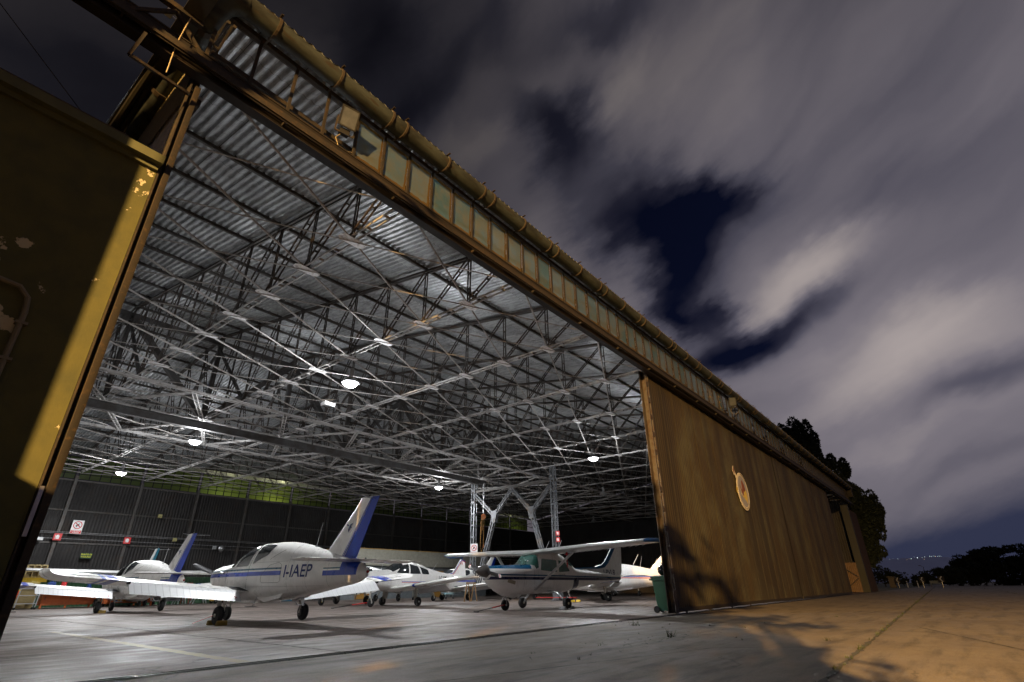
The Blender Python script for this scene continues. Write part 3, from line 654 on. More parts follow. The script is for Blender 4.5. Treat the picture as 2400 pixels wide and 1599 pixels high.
def flood(x,y,z,rz,tilt,label,group='floodlights on the hangar'):
    t=thing('floodlight',label,'floodlight',(x,y,z),rz,group); t.rotation_euler=(tilt,0,rz)
    g=MB(); P=[(-.15,0,-.19),(.15,0,-.19),(.15,0,.19),(-.15,0,.19)];Q=[(-.07,.16,-.1),(.07,.16,-.1),(.07,.16,.1),(-.07,.16,.1)]
    g.add(P+Q,[(0,4,5,1),(1,5,6,2),(2,6,7,3),(3,7,4,0),(4,7,6,5)]); g.box((-.17,-.02,-.21),(.17,0.0,-.185));g.box((-.17,-.02,.185),(.17,0,.21));g.box((-.17,-.02,-.185),(-.145,0,.185));g.box((.145,-.02,-.185),(.17,0,.185)); g.build('housing',black,t)
    g=MB(); g.add([(-.145,-.012,-.185),(.145,-.012,-.185),(.145,-.012,.185),(-.145,-.012,.185)],[(0,1,2,3)]); g.build('glass',glass('flood_glass',(.10,.11,.12),.12),t)
    g=MB(); g.box((-.09,.03,-.32),(.09,.16,-.21)); g.build('ballast_box',black,t)
    g=MB(); g.beam((-.18,.06,0),(-.18,.06,-.30),.02,.03);g.beam((.18,.06,0),(.18,.06,-.3),.02,.03);g.beam((-.18,.06,-.30),(.18,.06,-.3),.02,.03); g.build('bracket',rust,t)
    g=MB(); g.tube([(-.05,.1,-.32),(-.13,.05,-.45),(-.05,.02,-.6),(.1,.05,-.62),(.3,.2,-.5)],.008,6); g.build('cable',mat('pale_cable',(.4,.33,.2),.6),t)
flood(3.52,6.66,8.80,R(-12),R(18),'black floodlight with square glass hanging at the start of the window band')
flood(26.0,6.62,9.02,R(-60),R(15),'small pale floodlight in front of a broken window over the brown door')
t=thing('work_light','white work light hanging below the trusses near the largest pendant lamp','lamp',(10.1,16.9,7.0))
g=MB(); g.box((-.22,-.15,-.02),(.22,.15,.12)); g.build('housing',white,t,bevel=.02)
g=MB(); g.box((-.19,-.12,-.03),(.19,.12,-.021)); g.build('glass',glass('flood_glass',(.10,.11,.12),.12),t)
g=MB(); g.prism([(-.45,0,.14),(0,-.02,.28),(.3,0,.34),(.05,.02,.16)],(0,.02,0)); g.tube([(0,0,.12),(0,0,1.1)],.012,6); g.build('hanger',rust,t)
# ---------------------------------------------------------------- aircraft
def lerp_st(st,x):
    if x>=st[0][0]: return st[0][1:]
    if x<=st[-1][0]: return st[-1][1:]
    for i in range(len(st)-1):
        a,b=st[i],st[i+1]
        if b[0]<=x<=a[0]:
            t=(a[0]-x)/(a[0]-b[0]); o=[]
            p=st[i-1] if i>0 else None; q=st[i+2] if i+2<len(st) else None; h=a[0]-b[0]
            for k in range(1,6):
                ma=(b[k]-a[k]); mb=ma
                if p: ma=((b[k]-p[k])/(p[0]-b[0]))*h
                if q: mb=((q[k]-a[k])/(a[0]-q[0]))*h
                d=b[k]-a[k]
                if (a[k]-b[k])*(-ma)<0 or (p and (a[k]-p[k])*d<=0): ma=0
                if (q and (q[k]-b[k])*d<=0): mb=0
                t2,t3=t*t,t*t*t
                o.append((2*t3-3*t2+1)*a[k]+(t3-2*t2+t)*ma+(-2*t3+3*t2)*b[k]+(t3-t2)*mb)
            return o
class Fus:
    def __init__(s,st): s.st=st
    def pt(s,x,th,off=0):
        zc,hw,ht,hb,n=lerp_st(s.st,x); c,q=math.cos(th),math.sin(th)
        y=(hw+off)*math.copysign(abs(c)**(2/n),c); z=(ht+off if q>0 else hb+off)*math.copysign(abs(q)**(2/n),q)
        return Vector((x,y,zc+z))
    def sy(s,x,z,off=0):
        zc,hw,ht,hb,n=lerp_st(s.st,x); d=z-zc; h=ht if d>0 else hb; t=min(abs(d)/(h+off),.999); return (hw+off)*(1-t**n)**(1/n)
    def mesh(s,x0,x1,nx=60,nt=32,g=None):
        g=g or MB(); g.loft([[s.pt(x0+(x1-x0)*i/nx,2*math.pi*k/nt) for k in range(nt)] for i in range(nx+1)]); return g
    def patch(s,g,c,side,off=.006,n=10):   # c: four (x,z) corners  a b (bottom front/rear) c d (top rear/front)
        vs=[]
        for i in range(n+1):
            for j in range(n+1):
                u,v=i/n,j/n; x=(c[0][0]*(1-u)+c[1][0]*u)*(1-v)+(c[3][0]*(1-u)+c[2][0]*u)*v; z=(c[0][1]*(1-u)+c[1][1]*u)*(1-v)+(c[3][1]*(1-u)+c[2][1]*u)*v
                # round the corners
                du,dv=abs(u-.5)*2,abs(v-.5)*2; 
                if du>.75 and dv>.75:
                    r_=math.hypot((du-.75)/.25,(dv-.75)/.25)
                    if r_>1:
                        k=.35*(1-1/r_); cx=sum(p[0] for p in c)/4;cz=sum(p[1] for p in c)/4; x+=(cx-x)*k*.3; z+=(cz-z)*k*.3
                vs.append((x,side*s.sy(x,z,off),z))
        m=n+1;fs=[(i*m+j,(i+1)*m+j,(i+1)*m+j+1,i*m+j+1) for i in range(n) for j in range(n)]
        if side>0: fs=[f[::-1] for f in fs]
        g.add(vs,fs)
    def tpatch(s,g,xb,xt,t0,t1,off=.006,n=12): # windscreen: xb(th),xt front/rear
        vs=[]
        for i in range(n+1):
            for j in range(n+1):
                th=t0+(t1-t0)*i/n; x=xb(th)+(xt(th)-xb(th))*j/n; vs.append(s.pt(x,th,off))
        m=n+1; g.add(vs,[(i*m+j,(i+1)*m+j,(i+1)*m+j+1,i*m+j+1) for i in range(n) for j in range(n)])
    def text(s,txt,x,z,size,m,side,parent,sx=1.,slant=0,bold=.01,name='registration'):
        vs,fs=text_geo(txt,size,bold=bold*size); g=MB(); o=[]
        for v in vs:
            xx=x-side*v[0]*sx-side*slant*v[1]; zz=z+v[1]; o.append((xx,side*(s.sy(xx,zz)+.008),zz))
        g.add(o,fs); return g.build(name,m,parent)
def paint(name,base,bands,rough=.28):
    """bands: (x0,x1,z0,z1,slope,colour): colour where x0<x<x1 and z0<z-slope*x<z1"""
    m,n,b=nt(name); tc=node(n,'ShaderNodeTexCoord'); sx=node(n,'ShaderNodeSeparateXYZ'); n.links.new(tc.outputs['Object'],sx.inputs[0]); X,Z=sx.outputs[0],sx.outputs[2]
    v=coords(n); f=noise(n,v,2.5,5); c=mixc(n,ramp(n,f,[(.4,0.),(.8,.6)]),base,tuple(q*.86 for q in base)); c=mixc(n,ramp(n,noise(n,coords(n,'Object',(1,1,.12)),6,5,.7),[(.54,0.),(.75,.38)]),c,(.42,.40,.36))
    for (x0,x1,z0,z1,sl,cc) in bands:
        zz=mth(n,'SUBTRACT',Z,mth(n,'MULTIPLY',X,sl)) if sl else Z
        k=mth(n,'MULTIPLY',mth(n,'MULTIPLY',mth(n,'GREATER_THAN',X,x0),mth(n,'LESS_THAN',X,x1)),mth(n,'MULTIPLY',mth(n,'GREATER_THAN',zz,z0),mth(n,'LESS_THAN',zz,z1)))
        c=mixc(n,k,c,cc)
    n.links.new(c,b.inputs['Base Color']); n.links.new(ramp(n,f,[(.3,rough*.8),(.8,rough*1.5)]),b.inputs['Roughness']); b.inputs['Coat Weight'].default_value=.25; b.inputs['Coat Roughness'].default_value=.08
    # skin panel joints
    w1=node(n,'ShaderNodeTexWave',wave_type='BANDS',bands_direction='X',inp={'Scale':.42,'Distortion':0.}); n.links.new(v,w1.inputs['Vector'])
    bump(n,b,ramp(n,w1.outputs['Fac'],[(.0,0.),(.004,1.)]),.25,.004)
    return m
def flapmat():
    m,n,b=nt('ribbed_white_flap'); v=coords(n); w1=node(n,'ShaderNodeTexWave',wave_type='BANDS',bands_direction='Y',inp={'Scale':2.1}); n.links.new(v,w1.inputs['Vector'])
    k=ramp(n,w1.outputs['Fac'],[(.0,1.),(.04,0.)]); n.links.new(mixc(n,mth(n,'MULTIPLY',k,.35),(.60,.61,.62),(.25,.25,.26)),b.inputs['Base Color']); b.inputs['Roughness'].default_value=.4; bump(n,b,k,.5,.01); return m
ribm=flapmat()
W_=(.84,.83,.81)
wing_white=paint('aircraft_wing_white',W_,[]); wglass=glass('cabin_glass_dark',(.035,.04,.045),.05); ggreen=glass('green_tinted_glass',(.04,.16,.13),.06,.25)
tyre=black; hubm=mat('wheel_hub_white',(.55,.54,.48),.5); legm=mat('gear_leg_paint',(.45,.43,.38),.45); darkp=mat('propeller_dark',(.03,.03,.032),.4)
bluec=(.0,.035,.42); tealc=(.0,.09,.16)
def airfoil(le,te,y,z,th,n=9,camber=.02):
    """closed section around chord from le to te in x at station y"""
    up_=[];lo=[];c=le-te
    for i in range(n+1):
        u=.5*(1-math.cos(math.pi*i/n)); t=5*th*(.2969*math.sqrt(u)-.126*u-.3516*u*u+.2843*u**3-.1036*u**4); cm=camber*math.sin(math.pi*u)
        up_.append((le-c*u,y,z+c*(cm+t)));lo.append((le-c*u,y,z+c*(cm-t)))
    return up_[::-1]+lo[1:-1]
def wheel(parent,x,y,z,r,w,hub=None,name='wheel'):
    g=MB(); g.lathe((x,y,z),(0,1,0),[(-w/2,r*.45),(-w/2,r*.72),(-w*.42,r*.9),(-w*.2,r*.99),(0,r),(w*.2,r*.99),(w*.42,r*.9),(w/2,r*.72),(w/2,r*.45)],28)
    t=g.build(name,tyre,parent,True)
    g=MB(); 
    for s in (-1,1):
        g.lathe((x,y+s*w*.42,z),(0,s,0),[(0,r*.52),(w*.08,r*.50),(w*.05,r*.2),(w*.2,r*.18),(w*.22,r*.1)],20)
    g.build('rim',hub or hubm,t,True)
    g=MB()
    for k in range(6):
        a=k*math.pi/3
        for s in (-1,1): g.disc((x+r*.36*math.cos(a),y+s*(w*.5+.004),z+r*.36*math.sin(a)),(0,1,0),r*.07,.01,8)
    g.build('bolt',darkin,t); return t
def propeller(parent,x,z,L,ang,blades=2,tips=True,spin=alu,sr=.16,sl=.36):
    g=MB(); g.lathe((x-.04,0,z),(1,0,0),[(0,sr),(.06,sr*.98),(sl*.4,sr*.82),(sl*.7,sr*.52),(sl*.92,sr*.2),(sl,.01)],24); g.build('spinner',spin,parent,True)
    for k in range(blades):
        a=ang+k*2*math.pi/blades; d=Vector((0,math.cos(a),math.sin(a))); c_=Vector((0,-math.sin(a),math.cos(a)))
        def ring(t,ch,tw,th): 
            e=(c_*math.cos(tw)+Vector((1,0,0))*math.sin(tw)); f=(-c_*math.sin(tw)+Vector((1,0,0))*math.cos(tw)); p=Vector((x+.03,0,z))+d*t
            return [p+e*ch*.5*math.cos(q*math.pi/5)+f*th*math.sin(q*math.pi/5) for q in range(10)]
        g=MB(); g.loft([ring(.08,.07,1.,.03),ring(.2,.11,.9,.028),ring(L*.4,.16,.6,.02),ring(L*.75,.15,.4,.012),ring(L*.86,.14,.35,.01)]); o=g.build('blade',darkp,parent,True)
        if tips:
            g=MB(); g.loft([ring(L*.861,.14,.35,.0105),ring(L*.90,.135,.33,.0095)]); g.build('tip_band',white,o,True)
            g=MB(); g.loft([ring(L*.90,.135,.33,.0095),ring(L*.94,.125,.32,.009)]); g.build('tip_band',red,o,True)
            g=MB(); g.loft([ring(L*.94,.125,.32,.009),ring(L*.975,.10,.3,.008),ring(L,.04,.3,.005)]); g.build('tip_band',white,o,True)
        else:
            g=MB(); g.loft([ring(L*.861,.14,.35,.0105),ring(L*.97,.1,.32,.008),ring(L,.04,.3,.005)]); g.build('blade_tip',darkp,o,True)
def bird(parent,side,cx,cz,y,s,m):
    for poly in ([(-1,.55),(-.55,.65),(-.15,.35),(-.3,.2),(-.6,.35)],[(-.1,.3),(.45,.65),(1.1,.7),(.35,.25),(.75,.0),(.7,-.15),(.1,.05)],[(-.2,.15),(.12,.08),(.15,-.35),(-.1,-.85),(-.3,-.35)]):
        g=MB(); g.prism([(cx-side*a*s,side*y,cz+b*s) for a,b in poly],(0,side*.003,0)); g.build('bird_logo',m,parent)
def low_wing(name,label,loc,rz,fin_mat,fus_mat,reg=None,tall=1.0,flap=R(38),prop=R(20),hub=None,logo=True,detail=True,group='light aircraft parked in the hangar',regm=None):
    t=thing(name,label,'aircraft',loc,rz,group)
    F=Fus([(2.72,1.17,.34,.19,.24,2.3),(2.6,1.16,.40,.25,.33,2.4),(2.0,1.14,.53,.32,.50,2.6),(1.3,1.13,.60,.38,.58,2.7),(.95,1.13,.62,.44,.60,2.8),(.45,1.13,.63,.68,.62,2.9),(.1,1.13,.63,.79,.62,3.0),(-.3,1.13,.63,.83,.62,3.0),(-1.0,1.13,.61,.83,.60,2.9),(-1.8,1.13,.52,.74,.53,2.6),(-2.7,1.11,.38,.58,.40,2.3),(-3.5,1.10,.25,.43,.28,2.1),(-4.3,1.10,.12,.24,.17,2.),(-4.55,1.10,.04,.08,.07,2.)])
    fu=F.mesh(2.72,-4.55).build('fuselage',fus_mat,t,True)
    # glazing, both sides
    for s in (1,-1):
        g=MB(); F.patch(g,[(.62,1.36),(-.12,1.37),(-.34,1.90),(.20,1.85)],s); F.patch
        g.build('door_window',wglass,fu,True)
        g=MB(); F.patch(g,[(-.34,1.40),(-.98,1.62),(-1.10,1.86),(-.46,1.91)],s); g.build('rear_window',wglass,fu,True)
        g=MB(); F.patch(g,[(1.00,1.38),(.76,1.37),(.44,1.66),(.50,1.70)],s); g.build('quarter_window',wglass,fu,True)
        if detail:
            g=MB()
            def ln(pts,w=.008):
                for a,b in zip(pts[:-1],pts[1:]):
                    k=6; P=[Vector((a[0]+(b[0]-a[0])*i/k,0,a[1]+(b[1]-a[1])*i/k)) for i in range(k+1)]
                    g.tube([(p.x,s*(F.sy(p.x,p.z)+.001),p.z) for p in P],w*.4,4)
            ln([(-1.7,.98),(-1.62,.95),(-.95,.95),(-.88,1.02),(-.9,1.15),(-1.2,1.36),(-1.55,1.42),(-1.68,1.36),(-1.7,.98)]); ln([(-.2,1.36),(-.15,.75)]); ln([(1.1,1.36),(1.08,.8)]);ln([(-.4,1.9),(-.22,1.37)])
            ln([(-1.15,1.5),(-1.6,1.72)]); g.build('panel_line',darkin,fu)
    g=MB(); F.tpatch(g,lambda th:1.05-.06*abs(math.cos(th)),lambda th:.32+.22*abs(math.cos(th)),R(64),R(116)); g.build('windscreen',wglass,fu,True)
    if reg:
        for s in (1,-1): F.text(reg,-1.80 if s>0 else -3.1,1.07,.40,regm or mat('registration_blue',(.004,.02,.16),.4),s,fu,sx=1.02,slant=.05,bold=.012)
    g=MB(); 
    for s in (1,-1):
        g.box((.75,s*.1,1.45),(.74,s*.12,1.46))
        g.tube([(1.55,s*(F.sy(1.55,1.22)+.0),1.22),(1.45,s*(F.sy(1.45,1.22)+.03),1.23),(1.35,s*(F.sy(1.35,1.22)),1.22)],.03,8)
    g.build('vent',alu,fu,True)
    if detail:
        for xs in (2.05,1.62,-1.95,-2.62,-3.35,-3.95):
            g=MB(); g.tube([F.pt(xs,R(a),.001) for a in range(-70,251,16)],.0028,4,False); g.build('skin_seam',mat('seam_grey',(.18,.18,.18),.6),fu)
        for zz in (1.44,.86):
            for s in (1,-1):
                g=MB(); g.tube([(x_,s*(F.sy(x_,zz)+.001),zz) for x_ in [1.6-.3*k for k in range(17)]],.0022,4,False); g.build('skin_seam',mat('seam_grey',(.18,.18,.18),.6),fu)
        g=MB(); g.prism([(-1.9,.0,.60),(-2.05,.0,.42),(-2.12,.0,.42),(-2.08,.0,.62)],(0,.01,0)); g.tube([(2.3,-.12,.70),(2.15,-.12,.58),(1.95,-.12,.55)],.035,10); g.build('exhaust_and_blade_aerial',alu,fu)
    # nose intake
    g=MB(); g.lathe((2.70,0,1.02),(1,0,0),[(0,.12),(.04,.12)],18); 
    for s in (1,-1): g.lathe((2.70,s*.22,1.20),(1,0,0),[(0,.07),(.035,.07)],14)
    g.build('air_intake',darkin,fu)
    propeller(t,2.78,1.17,.94,prop,tips=False,spin=wing_white)
    # wings
    for s in (1,-1):
        def sec(y,le,te,th=.15,z0=.70): return airfoil(le,te,s*y,z0+.085*y,th)
        g=MB(); L=[sec(.40,.92,-.33,.14),sec(.72,.80,-.33,.15),sec(1.0,.74,-.33),sec(3.4,.74,-.33)]; g.loft(L if s>0 else L,True)
        L=[sec(3.4,.74,-.55),sec(4.55,.74,-.55)]
        for u in (.3,.55,.75,.9,1.): L.append(sec(4.55+.33*math.sin(u*math.pi/2),.74-.35*u**2,-.55+.12*u**2,.15*(1-.6*u**2),.70+.10*u*u))
        g.loft(L); 
        wg=g.build('wing',paint('aircraft_wing_striped_'+name if False else 'wing_paint',W_,[]) if False else wing_white,t,True)
        # tip stripes
        for (ya,yb,cc) in ((3.62,3.80,bluec),(3.87,3.95,bluec)):
            g=MB(); A=sec(ya,.744,-.553,.158);B=sec(yb,.744,-.553,.158); g.loft([A,B],False); g.build('wing_stripe',mat('stripe_blue',bluec,.35),wg,True)
        # flap, lowered
        g=MB(); ca,sa=math.cos(flap),math.sin(flap); L=[]
        for y in (.88,3.4):
            z=.70+.085*y-.015; x=-.345; L.append([(x,s*y,z+.02),(x-.16*ca+.02,s*y,z-.16*sa+.05),(x-.39*ca,s*y,z-.39*sa),(x-.20*ca-.03,s*y,z-.20*sa-.03),(x+.02,s*y,z-.05)])
        g.loft(L); fl=g.build('flap',ribm,wg)
        g=MB()
        for (px,pz) in ((-.02,-.02),(.02,.02),(0,0),(-.05,.05),(.05,-.05)):
            g.box((-.345-.30*ca+px-.012,s*1.02+pz*.8-.012,.70+.07-.30*sa+.015-px*.7),(-.345-.30*ca+px+.012,s*1.02+pz*.8+.012,.70+.07-.30*sa+.03-px*.7))
        g.build('no_step_mark',redx,fl)
        g=MB(); g.box((-.55,s*3.40,.93),(-.30,s*3.41,1.0)); g.beam((-.30,s*3.42,1.045),(-.30,s*4.5,1.14),.012,.008); g.build('aileron_gap',darkin,wg)
        # walkway at the root
        g=MB(); L=[airfoil(.78,-.30,s*y,.712+.085*y,.155)[:10] for y in (.58,1.0)]; g.loft(L,False,False); g.build('walkway',mat('walkway_black',(.03,.03,.035),.8),wg,True)
        # gear
        yw=1.16; g=MB(); g.tube([(.06,s*1.12,.82),(-.02,s*1.14,.42)],[.055,.045],10); g.beam((-.0,s*1.13,.46),(-.16,s*1.07,.21),.05,.07); g.tube([(-.12,s*1.07,.6),(-.15,s*1.07,.26)],.025,8); g.tube([(-.05,s*1.05,.78),(-.12,s*1.07,.55)],.018,8); g.tube([(-.15,s*1.04,.21),(-.15,s*1.2,.21)],.022,8); 
        gl=g.build('main_leg',legm,t,True); 
        g=MB(); g.disc((-.15,s*1.075,.21),(0,1,0),.09,.03,16); g.box((-.25,s*1.04,.2),(-.19,s*1.09,.3)); g.tube([(-.1,s*1.05,.5),(-.2,s*1.02,.42),(-.2,s*1.03,.28)],.008,6); g.build('brake',darkp,gl)
        wheel(t,-.15,s*(yw+.01),.215,.215,.15,hub)
    g=MB(); g.tube([(2.02,0,.85),(2.0,0,.45)],.045,10); g.beam((2.0,.07,.44),(1.93,.09,.19),.02,.05);g.beam((2.0,-.07,.44),(1.93,-.09,.19),.02,.05); g.box((1.96,-.10,.42),(2.05,.10,.47)); g.tube([(2.06,0,.7),(2.1,0,.55),(2.04,0,.45)],.014,6); g.tube([(1.93,-.1,.18),(1.93,.1,.18)],.018,8); g.tube([(1.85,.03,.8),(1.98,.03,.5)],.014,6); g.build('nose_leg',legm,t,True); wheel(t,1.93,0,.18,.18,.12,hub)
    # step
    g=MB()
    for s in (1,-1): g.tube([(-.55,s*.42,.72),(-.75,s*.62,.42)],.013,6); g.box((-.82,s*.56,.40),(-.68,s*.80,.415))
    g.build('step',alu,t)
    # belly fairing / strakes
    g=MB(); 
    for s in (1,-1): g.prism([(-.5,s*.46,.60),(-1.75,s*.40,.74),(-1.6,s*.40,.60),(-.9,s*.42,.50)],(0,-s*.02,0))
    g.box((-.45,-.3,.48),(.9,.3,.56)); g.build('belly_fairing',wing_white,fu)
    # stabilator
    g=MB(); L=[]
    for y in (-1.62,-1.58,-1.5,-1.3,-.2,.2,1.3,1.5,1.58,1.62):
        u=max(0,(abs(y)-1.3)/.32); L.append(airfoil(-3.80-.16*u*u,-4.56+.04*u*u,y,1.39,.10*(1-.6*u*u),7,0))
    g.loft(L); st=g.build('stabilator',wing_white,t,True)
    g=MB(); g.box((-4.64,-.6,1.384),(-4.5,.6,1.394)); g.build('trim_tab',wing_white,st)
    g=MB(); g.lathe((-4.53,0,1.14),(-1,0,0),[(0,.03),(.05,.035),(.09,.01)],10); g.build('tail_light',glass('red_lens',(.5,.02,.02)),t,True)
    # fin and rudder
    H_=tall
    def fs(u,x0,x1,th=.10,y=0): # vertical section at height fraction u
        z=1.46+(1.34*H_)*u; lx=-2.66-1.38*H_*u; tx=-4.08-.66*H_*u; return [(p[0],p[1]-0,p[2]) for p in [(lx+(tx-lx)*a,b*(1-.3*u),z) for a,b in x0]]
    sc_=[(0,0),(.06,.032),(.25,.05),(.66,.042)]; up_=[(a,b) for a,b in sc_]; ring=up_+[(a,-b) for a,b in sc_[::-1][:-1]]
    g=MB(); g.loft([fs(u,ring,0) for u in (-.1,0,.25,.5,.75,.93,.985,1.)]); fin=g.build('fin',wing_white,t,True)
    sr=[(.672,.040),(1.,.006)]; ringr=sr+[(a,-b) for a,b in sr[::-1]]
    g=MB(); g.loft([fs(u,ringr,0) for u in (.0,.25,.5,.75,1.)]); g.build('rudder',fin_mat,fin,False)
    for s in (1,-1):
        g=MB(); A=fs(0,[(.60,.0465*s),(.62,.0455*s)],0);B=fs(1,[(.60,.0465*s),(.62,.0455*s)],0); g.add([A[0],A[1],B[1],B[0]],[(0,1,2,3) if s<0 else (3,2,1,0)]); A=fs(0,[(.635,.0455*s),(.662,.0445*s)],0);B=fs(1,[(.635,.0455*s),(.662,.0445*s)],0); g.add([A[0],A[1],B[1],B[0]],[(0,1,2,3) if s<0 else (3,2,1,0)]); g.build('fin_stripe',fin_mat,fin)
        if logo:
            bird(fin,s,-3.72,2.14,.052,.13,mat('registration_blue',(.004,.02,.16),.4))
    g=MB(); g.prism([(-2.75,-.02,1.60),(-3.4,-.045,1.44),(-4.1,-.04,1.40),(-3.95,-.04,1.49),(-3.3,-.035,1.52)],(0,.09,0)); g.build('fin_fillet',fin_mat,fin)
    g=MB(); zt=1.46+1.34*H_; xt=-4.08-.62*H_
    for s in (1,-1): g.tube([(xt+.15,s*.01,zt-.06),(xt+.1,s*.28,zt-.05),(xt-.05,s*.5,zt-.05)],.007,6)
    g.tube([(xt+.25,0,zt),(xt+.27,0,zt+.05)],.008,6); g.build('tail_antenna',alu,fin)
    g=MB(); g.tube([(-2.3,0,1.78),(-2.45,0,2.36)],[.012,.005],6); g.disc((-2.3,0,1.79),(0,0,1),.03,.03,8); g.build('whip_antenna',alu,t)
    return t,F
tbpaint=paint('white_paint_blue_teal_stripes',W_,[(-1.70,3.,1.12,1.22,0.0,bluec),(-1.70,3.,1.26,1.30,0,tealc),(-4.22,-3.2,1.08,1.19,-.0,bluec),(-4.30,-3.75,1.08,1.40,0.,bluec),(-3.75,-3.2,1.225,1.255,0,tealc)])
blueruddr=mat('rudder_blue',bluec,.35)
A_,F_=low_wing('low_wing_aircraft','white low-wing aircraft with blue rudder, blue stripes and large blue I-IAEP on its side',(7.97,15.13,0),R(89.5),blueruddr,tbpaint,reg='I-IAEP')
low_wing('low_wing_aircraft','white low-wing aircraft with tall blue rudder behind the left wing of the I-IAEP aircraft',(8.8,27.6,0),R(91.5),blueruddr,tbpaint,reg=None)
t3,_=low_wing('low_wing_aircraft','farther low-wing aircraft showing only its white and teal fin behind another fuselage',(11.4,37.3,0),R(86),mat('rudder_teal',(.0,.16,.26),.4),tbpaint,logo=False,detail=False)
tH,FH=low_wing('low_wing_aircraft','white low-wing aircraft with blue side stripe standing behind the propeller of the high-wing aircraft',(27.6,27.2,0),R(183),blueruddr,tbpaint,logo=False,detail=False)
rb=(.5,.02,.03)
jp=paint('white_paint_red_blue_line',W_,[(-4.,.2,1.18,1.23,.015,rb),(-4.,-1.2,1.26,1.31,.015,bluec)])
tJ,_=low_wing('low_wing_aircraft','white low-wing aircraft with red line and two mast antennas, half hidden by the brown door',(29.3,16.7,0),R(125),blueruddr,jp,logo=False,detail=False,flap=R(5),tall=1.1)
g=MB()
for xx in (-1.9,-3.0): g.tube([(xx,0,1.9 if xx>-2.5 else 1.66),(xx-.35,0,2.45 if xx>-2.5 else 2.2)],[.02,.01],6)
g.build('mast_antenna',white,tJ)
